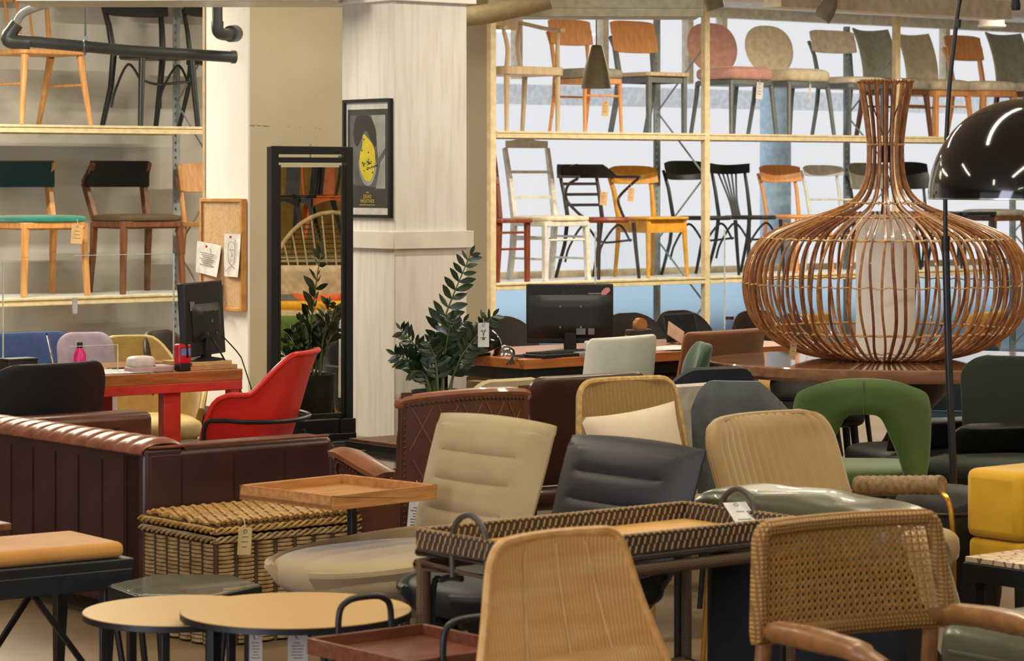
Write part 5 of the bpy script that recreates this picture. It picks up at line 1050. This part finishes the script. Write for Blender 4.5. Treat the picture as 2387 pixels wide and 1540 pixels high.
# rattan tray table
TRD=mat('dark_tray_weave',(66,54,46),.6,'plain',(46,36,32),40); TRL=mat('light_tray_peg',(186,150,96),.6); TRF=mat('tray_bottom',(206,160,84),.5,'plain',(190,142,66),14); WRP=mat('wrapped_rattan',(116,90,60),.6,'weave',(66,50,36),60,bump=.7)
l0=on(975,1236,.665); TLn,TWd=.95,.44
t=thing('tray_table','woven rattan tray table with hoop handles behind the front rattan chair','table',(l0.x,l0.y,0),RZ)
zr,zf=.665,.620
b=B(); O('tray_bottom',B().box((TLn/2,-TWd/2,zf),(TLn-.03,TWd-.03,.012)),TRF,t)
for nm,x0,y0_,dx,dy in(('wall',0,0,TLn,0),('wall',0,-TWd,TLn,0),('wall',0,0,0,-TWd),('wall',TLn,0,0,-TWd)):
    O('tray_wall',B().bar((x0,y0_,(zr+zf)/2),(x0+dx,y0_+dy,(zr+zf)/2),.016,zr-zf+.01),TRD,t,.002)
    n=int(abs(dx+dy)/.021); b=B(); ux=V((dx,dy,0)).normalized(); nx=V((-ux.y,ux.x,0))
    for i in range(n):
        c=V((x0,y0_,0))+ux*((i+.5)*abs(dx+dy)/n)
        for sd in(-1,1):
            for z,k in((.002,0),(.023,.5)):
                o=c+nx*(sd*.0095)+ux*(k*.02)
                b.bar(o+V((0,0,zf+z))-ux*.003,o+V((0,0,zf+z+.019))+ux*.003,.0036,.0036)
        b.bar(c+nx*.011+V((0,0,zr+.004)),c-nx*.011+V((0,0,zr+.004)),.006,.006)
    O('tray_pegs',b,TRL,t)
for z in(zr,):
    O('tray_rim',B().tube([(0,0,z),(TLn,0,z),(TLn,-TWd,z),(0,-TWd,z)],.008,8,True),mat('tray_rim_rattan',(150,116,70),.5,'plain',(104,78,46),70),t)
O('tray_base',B().tube([(0,0,zf-.012),(TLn,0,zf-.012),(TLn,-TWd,zf-.012),(0,-TWd,zf-.012)],.011,8,True),TRD,t)
O('rail',B().tube([(.0,0,zf-.045),(TLn,0,zf-.045),(TLn,-TWd,zf-.045),(0,-TWd,zf-.045)],.017,10,True),WRP,t)
for x in(.01,TLn-.01):
    for y in(-.01,-TWd+.01): O('leg',B().tube([(x,y,zf-.03),(x,y,0)],.020,10),WRP,t); O('leg_brace',B().tube(cr([(x+(.03 if x<.5 else -.03),y+(.0),.0),(x+(.03 if x<.5 else -.03),y,zf-.14),(x+(.05 if x<.5 else -.05),y+(-.02 if y>-.2 else .02),zf-.085),(x+(.05 if x<.5 else -.05),y+(-.10 if y>-.2 else .10),zf-.075)],6),.009,8),BLK,t)
for x in(0,TLn): O('hoop_handle',B().tube(cr([(x,-TWd*.40+.06 if False else -.15,zf-.06),(x,-.15,zr),(x,-.175,zr+.045),(x,-TWd/2,zr+.062),(x,-TWd+.175,zr+.045),(x,-TWd+.15,zr),(x,-TWd+.15,zf-.06)],6),.0085,10),mat('dark_hoop',(74,66,56),.45),t)
O('lower_shelf',B().tube([(.03,-.03,.22),(TLn-.03,-.03,.22),(TLn-.03,-TWd+.03,.22),(.03,-TWd+.03,.22)],.017,10,True),WRP,t)
b=B()
for i in range(40): b.box((.04+.0225*i,-TWd/2,.225),(.012,TWd-.08,.010))
O('slats',b,mat('shelf_slat',(150,122,80),.6),t)
tag('paper tag lying over the right end of the rattan tray',l0.xy.to_3d()+A_*(TLn-.015)-B_*.22+V((0,0,.69)),RZ-.3,.07,.13,PAPER,2,-.0,flat=-1.05)
# rattan shell chair in the very front
fl,fr_=on(1150,1264,.82),on(1442,1230,.82); fm=(fl+fr_)/2; frz=math.atan2(fr_.y-fl.y,fr_.x-fl.x)
FRT=mat('front_rattan',(232,194,132),.5,'canesheet',(208,154,80),30,bump=.3)
t=thing('chair','honey rattan shell chair with a tall tapering back in the front','chair',(fm.x,fm.y,0),frz)
fw=(fr_-fl).length
fpts=[(fw/2,0,.82),(fw/2+.022,-.01,.74),(fw/2+.05,-.03,.64),(fw/2+.085,-.055,.54),(fw/2+.10,-.085,.46),(fw/2+.10,-.16,.41),(fw/2+.09,-.30,.40),(fw/2+.07,-.44,.41)]
fcv=cr(fpts,5); kf=len(fcv)-1
def ff(u,v):
    f=(1-sn(1-v))*kf; i=min(int(f),kf-1); p=fcv[i].lerp(fcv[i+1],f-i); x=2*u-1; r=.055; dz=max(0,1-(1-sn(1-v))*9)
    hw=p.x-r*(1-math.sqrt(max(0,1-dz*dz))); return V((x*hw,p.y+.025*(1-x*x)*(1 if v<.6 else 0)-.03*0,p.z))
O('shell',B().sheet(ff,36,70,.010),FRT,t)
O('rim',B().tube([ff(0,j/60) for j in range(60,1,-1)]+[ff(i/30,0) for i in range(31)]+[ff(1,j/60) for j in range(2,61)],.011,8),mat('rattan_rim',(222,176,110),.5,'plain',(204,152,84),40),t)
b=B()
for x in(-.45,.05,.5): b.tube([ff((x+1)/2,.2+.6*j/20)+V((0,-.007,0)) for j in range(21)],.0020,5)
O('ribs',b,mat('pale_rattan_rib',(236,204,150),.5),t)
for x in(-1,1):
    for y in(-.06,-.40): O('leg',B().tube([(x*.17,y,.395),(x*.21,y*1.1+(.04 if y>-.2 else -.02),0)],.011,8),BLK,t)
# oak tray side table
tn=on(776,1162,.62); t=thing('side_table','square oak tray side table on one black post beside the wicker trunk','table',(tn.x,tn.y,0),RZ+.12)
q_=.44; LOK=mat('light_oak_tray',(196,142,84),.45,'wood',(170,114,60),6,stretch=(1,9,9))
O('tray',B().box((q_/2,q_/2,.592),(q_,q_,.014)),LOK,t,.001)
b=B()
for x0,y0_,x1,y1_ in((0,.006,q_,.006),(0,q_-.006,q_,q_-.006),(.006,0,.006,q_),(q_-.006,0,q_-.006,q_)): b.bar((x0,y0_,.605),(x1,y1_,.605),.012,.045)
O('rim',b,LOK,t,.002); O('post',B().box((.384,.336,.30),(.024,.024,.58)),BLK,t,.002); O('foot',B().box((.36,.32,.008),(.24,.22,.016)),BLK,t,.002); O('bracket',B().box((.38,.33,.58),(.08,.08,.008)),BLK,t)
# wicker trunk
WK=mat('wicker',(186,158,112),.6,'plain',(150,120,78),30); WKD=mat('wicker_dark',(84,64,40),.7); WKT=mat('wicker_lid',(190,150,86),.55,'plain',(154,114,56),30)
tr=on(503,1214,.43); t=thing('wicker_trunk','large wicker trunk with a lid in front of the leather sofa','trunk',(tr.x,tr.y,0),RZ)
LX,LY=.64,.46
O('lining',B().box((LX/2,LY/2,.18),(LX-.05,LY-.05,.34)),WKD,t)
def rect(d,n=120):
    out=[]
    for (x0,y0_),(x1,y1_),k in(((0,0),(LX,0),15),((LX,0),(LX,LY),11),((LX,LY),(0,LY),15),((0,LY),(0,0),11)):
        L_=math.hypot(x1-x0,y1_-y0_); ux,uy=(x1-x0)/L_,(y1_-y0_)/L_; m_=k*4
        for i in range(m_):
            s=i/m_*L_; o=d*(abs(S(PI*s/L_*round(L_/.082))))**.7-.012
            out.append((x0+ux*s+uy*o,y0_+uy*s-ux*o))
    return out
b=B()
for i in range(25): b.tube([(x,y,.012+.0138*i) for x,y in rect(.024)],.0062,6,True)
O('basket_body',b,WK,t)
b=B()
for x0,y0_,x1,y1_,n in((0,0,LX,0,8),(0,LY,LX,LY,8),(0,0,0,LY,6),(LX,0,LX,LY,6)):
    for i in range(n+1): x=x0+(x1-x0)*i/n; y=y0_+(y1_-y0_)*i/n; b.tube([(x+(.006 if x0==x1 and x==0 else 0),y,0),(x,y,.36)],.009,6)
O('stakes',b,WKD,t)
b=B()
def braid(z,r,amp,d0=.01):
    for ph_ in(0,2*PI/3,4*PI/3):
        P=[]
        loop=[(-d0,-d0),(LX+d0,-d0),(LX+d0,LY+d0),(-d0,LY+d0)]
        for (x0,y0_),(x1,y1_) in zip(loop,loop[1:]+loop[:1]):
            L_=math.hypot(x1-x0,y1_-y0_); n=int(L_/.012); ux,uy=(x1-x0)/L_,(y1_-y0_)/L_
            for i in range(n): a=2*PI*i/8+ph_; P.append((x0+ux*L_*i/n+uy*amp*C(a),y0_+uy*L_*i/n-ux*amp*C(a),z+amp*S(a)))
        b.tube(P,r,5,True)
braid(.365,.0052,.0085); O('border',b,WK,t); b=B(); braid(.396,.0052,.0085,.012); O('lid_border',b,WKT,t)
b=B()
for i in range(30):
    x=.012+(LX-.024)*i/29; b.tube([(x,LY*j/44,.418+.007*S(PI*j/4*.9+PI*(i//2%2)*0)+.004*(i%2)) for j in range(45)],.0095,6)
for j in range(7): b.tube([(LX*i/40,.04+.063*j,.416+.006*C(i*.6+j)) for i in range(41)],.008,6)
O('lid',b,WKT,t); O('lid_board',B().box((LX/2,LY/2,.405),(LX,LY,.012)),WKD,t)
tag('cream card tag hanging on the front of the wicker trunk',tr.xy.to_3d()+A_*.09-B_*.045+V((0,0,.405)),RZ-.15,.05,.092,mat('cream_card',(222,196,140),.8),3,.06,string=(.0,.02,.03))
# hexagonal glass table
hc=on(431,1361,.37); t=thing('coffee_table','low hexagonal glass-topped table with a dark frame','table',(hc.x,hc.y,0),0)
hexp=[(.218*C(a)*1.02,.235*S(a)) for a in [i*PI/3 for i in range(6)]]
O('glass_top',B().prism(hexp,.358,.37),mat('pale_glass_top',(150,150,130),.05,spec=.9,coat=1.),t,.001); b=B()
for i in range(6): b.bar((*hexp[i],.345),(*hexp[(i+1)%6],.345),.022,.04)
O('frame',b,BLK,t)
for i in range(6): O('leg',B().tube([(*hexp[i],.34),(hexp[i][0]*.75,hexp[i][1]*.75,0)],.010,8),BLK,t)
# two round nesting tables
RTP=mat('sand_lacquer',(196,158,98),.42,'plain',(190,150,90),2)
def rtable(label,px,py,z,r,rot):
    c=on(px,py,z); t=thing('nesting_table',label,'table',(c.x,c.y,0),rot,None)
    O('table_top',B().lathe([(0,z-.012),(r,z-.012),(r,z),(0,z)],80),RTP,t); O('edge_band',B().lathe([(r-.004,z-.018),(r+.002,z-.018),(r+.002,z-.002),(r-.004,z-.002)],80),BLK,t)
    for k in range(3):
        a=k*2*PI/3; O('leg',B().box((r*.72*C(a),r*.72*S(a),(z-.014)/2),(.022,.034,z-.014),Mx.Rotation(0,4,'Z')),BLK,t,.002)
    for k in range(3): a=k*2*PI/3+.6; O('leg',B().box((r*.80*C(a),r*.80*S(a),(z-.014)/2),(.022,.022,z-.014)),BLK,t,.002)
    return c
rtable('lower sand-coloured round nesting table, the left one',424,1421,.415,.268,.4); c2=rtable('higher sand-coloured round nesting table overlapping the lower one',690,1420,.45,.305,1.0)
for px,l in((596,'left one of two printed labels hanging under the higher round table'),(694,'right one of two printed labels hanging under the higher round table')):
    p=at(px,1472,7.15); tag(l,p,.0,.034 if px<600 else .052,.085,mat('grey_label_paper',(196,190,176),.8),6,0,string=(0,.0,.02))
# upholstered bench on the left
be=on(303,1262,.47); CSH=mat('ochre_bench_felt',(204,146,70),.85,'fabric',(190,132,58),6,sheen=.3)
t=thing('bench','ochre-cushioned bench on a dark crossed frame in the left foreground','bench',(be.x,be.y,0),RZ-.05)
O('cushion',B().box((-.55,.19,.445),(1.08,.36,.05)),CSH,t,.022,4); O('frame',B().box((-.55,.19,.395),(1.12,.40,.05)),BLK,t,.004)
O('edge_frame',B().box((-.55,-.0,.36),(1.10,.03,.06)).box((-.55,.38,.36),(1.10,.03,.06)),BLKW,t,.003)
for x in(-.06,-1.04):
    for y in(.03,.35): O('leg',B().bar((x,y,.37),(x-.01,y,0),.045,.045,.026,.026),BLKW,t,.003)
O('cross_brace',B().bar((-.10,.02,.04),(-.34,.02,.36),.016,.016),BLK,t); O('cross_brace',B().bar((-.34,.36,.04),(-.10,.36,.36),.016,.016),BLK,t); O('stretcher',B().box((-.5,.02,.035),(.9,.02,.018)),WALN,t,.002); O('stretcher',B().box((-.75,.2,.11),(.6,.05,.018)),WALN,t,.002)
one('wooden_tray','small wooden tray edge behind the ochre bench','tray',B().box((0,0,.012),(.3,.22,.024)),WALN,on(5,1237,.47)+B_*.10-A_*.12+V((0,0,.0)),RZ,None,.004)
# red-brown tray table with hoop handles
MAH=mat('mahogany_tray',(122,70,46),.4,'wood',(98,52,34),6,stretch=(1,9,9))
t0=on(716,1503,.44); t=thing('tray_table','red-brown wooden tray table with two black hoop handles at the lower edge','table',(t0.x,t0.y,0),RZ)
O('tray',B().box((.18,-.21,.424),(.36,.42,.012)),MAH,t,.001); b=B()
for x0,y0_,x1,y1_ in((0,-.005,.36,-.005),(0,-.415,.36,-.415),(.005,0,.005,-.42),(.355,0,.355,-.42)): b.bar((x0,y0_,.438),(x1,y1_,.438),.012,.04)
O('rim',b,MAH,t,.002)
for y in(.006,-.426): O('hoop_handle',B().tube(cr([(.10,y,.38),(.10,y,.50),(.125,y,.535),(.18,y,.542),(.235,y,.535),(.26,y,.50),(.26,y,.38)],6),.0085,10),BLK,t)
for x in(.03,.33):
    for y in(-.03,-.39): O('leg',B().tube([(x,y,.42),(x,y,0)],.009,8),BLK,t)
# ---------------------------------------------------------------- camera, lamps and daylight
cam=bpy.data.cameras.new('camera'); co=bpy.data.objects.new('camera',cam); COL.objects.link(co); SC.camera=co
co.location=(0,0,EYE); co.rotation_euler=(PI/2,0,0); cam.sensor_fit='HORIZONTAL'; cam.sensor_width=36; cam.lens=36*F/2387
cam.shift_y=-(770-YH)/2387; cam.clip_end=200
cam.dof.use_dof=True; cam.dof.focus_distance=12.; cam.dof.aperture_fstop=8.5
def area(name,loc,size,energy,rgb,rot=(0,0,0)):
    l=bpy.data.lights.new(name,'AREA'); l.shape='RECTANGLE'; l.size,l.size_y=size; l.energy=energy; l.color=lin(rgb)
    o=bpy.data.objects.new(name,l); COL.objects.link(o); o.location=loc; o.rotation_euler=rot; return o
WARM=(255,243,214)
for i,(x,y,e) in enumerate(((-2.2,6.4,33),(.6,7.0,33),(2.8,7.7,33),(-1.6,9.6,28),(1.2,9.8,36),(3.8,10.4,36),(-2.6,13.0,80),(.6,13.0,34),(3.2,13.6,60),(-3.4,15.6,150),(-.4,17.6,80),(2.0,19.2,110),(4.2,20.6,110),(-.9,14.3,13),(-1,2.5,24),(2,2.5,24))):  # the weak tube between column and pier is added to brighten the pier wall
    area('tube_lamp',(x,y,2.93),(1.5,.07),e,WARM,(0,0,RZ))
def side_light(name,loc,d,size,e,rgb):
    o=area(name,loc,size,e,rgb); o.rotation_euler=V(d).to_track_quat('-Z','Z').to_euler(); return o
side_light('left_fill',R(AL+.1,-11,1.6),A_,(9.5,2.0),560,(226,230,255))  # added cool area lamp, whitens the pier and column faces turned left
side_light('daylight_front',R(-6,BF+.1,1.6),B_,(9,2.0),30,(226,234,255))
w=bpy.data.worlds.new('daylight'); SC.world=w; w.use_nodes=True; bg=w.node_tree.nodes['Background']; bg.inputs[0].default_value=lin((250,252,255))+(1,); bg.inputs[1].default_value=.86
SC.view_settings.view_transform='Standard'; SC.view_settings.look='None'; SC.view_settings.exposure=0.; SC.view_settings.gamma=1.; SC.view_settings.use_curve_mapping=False
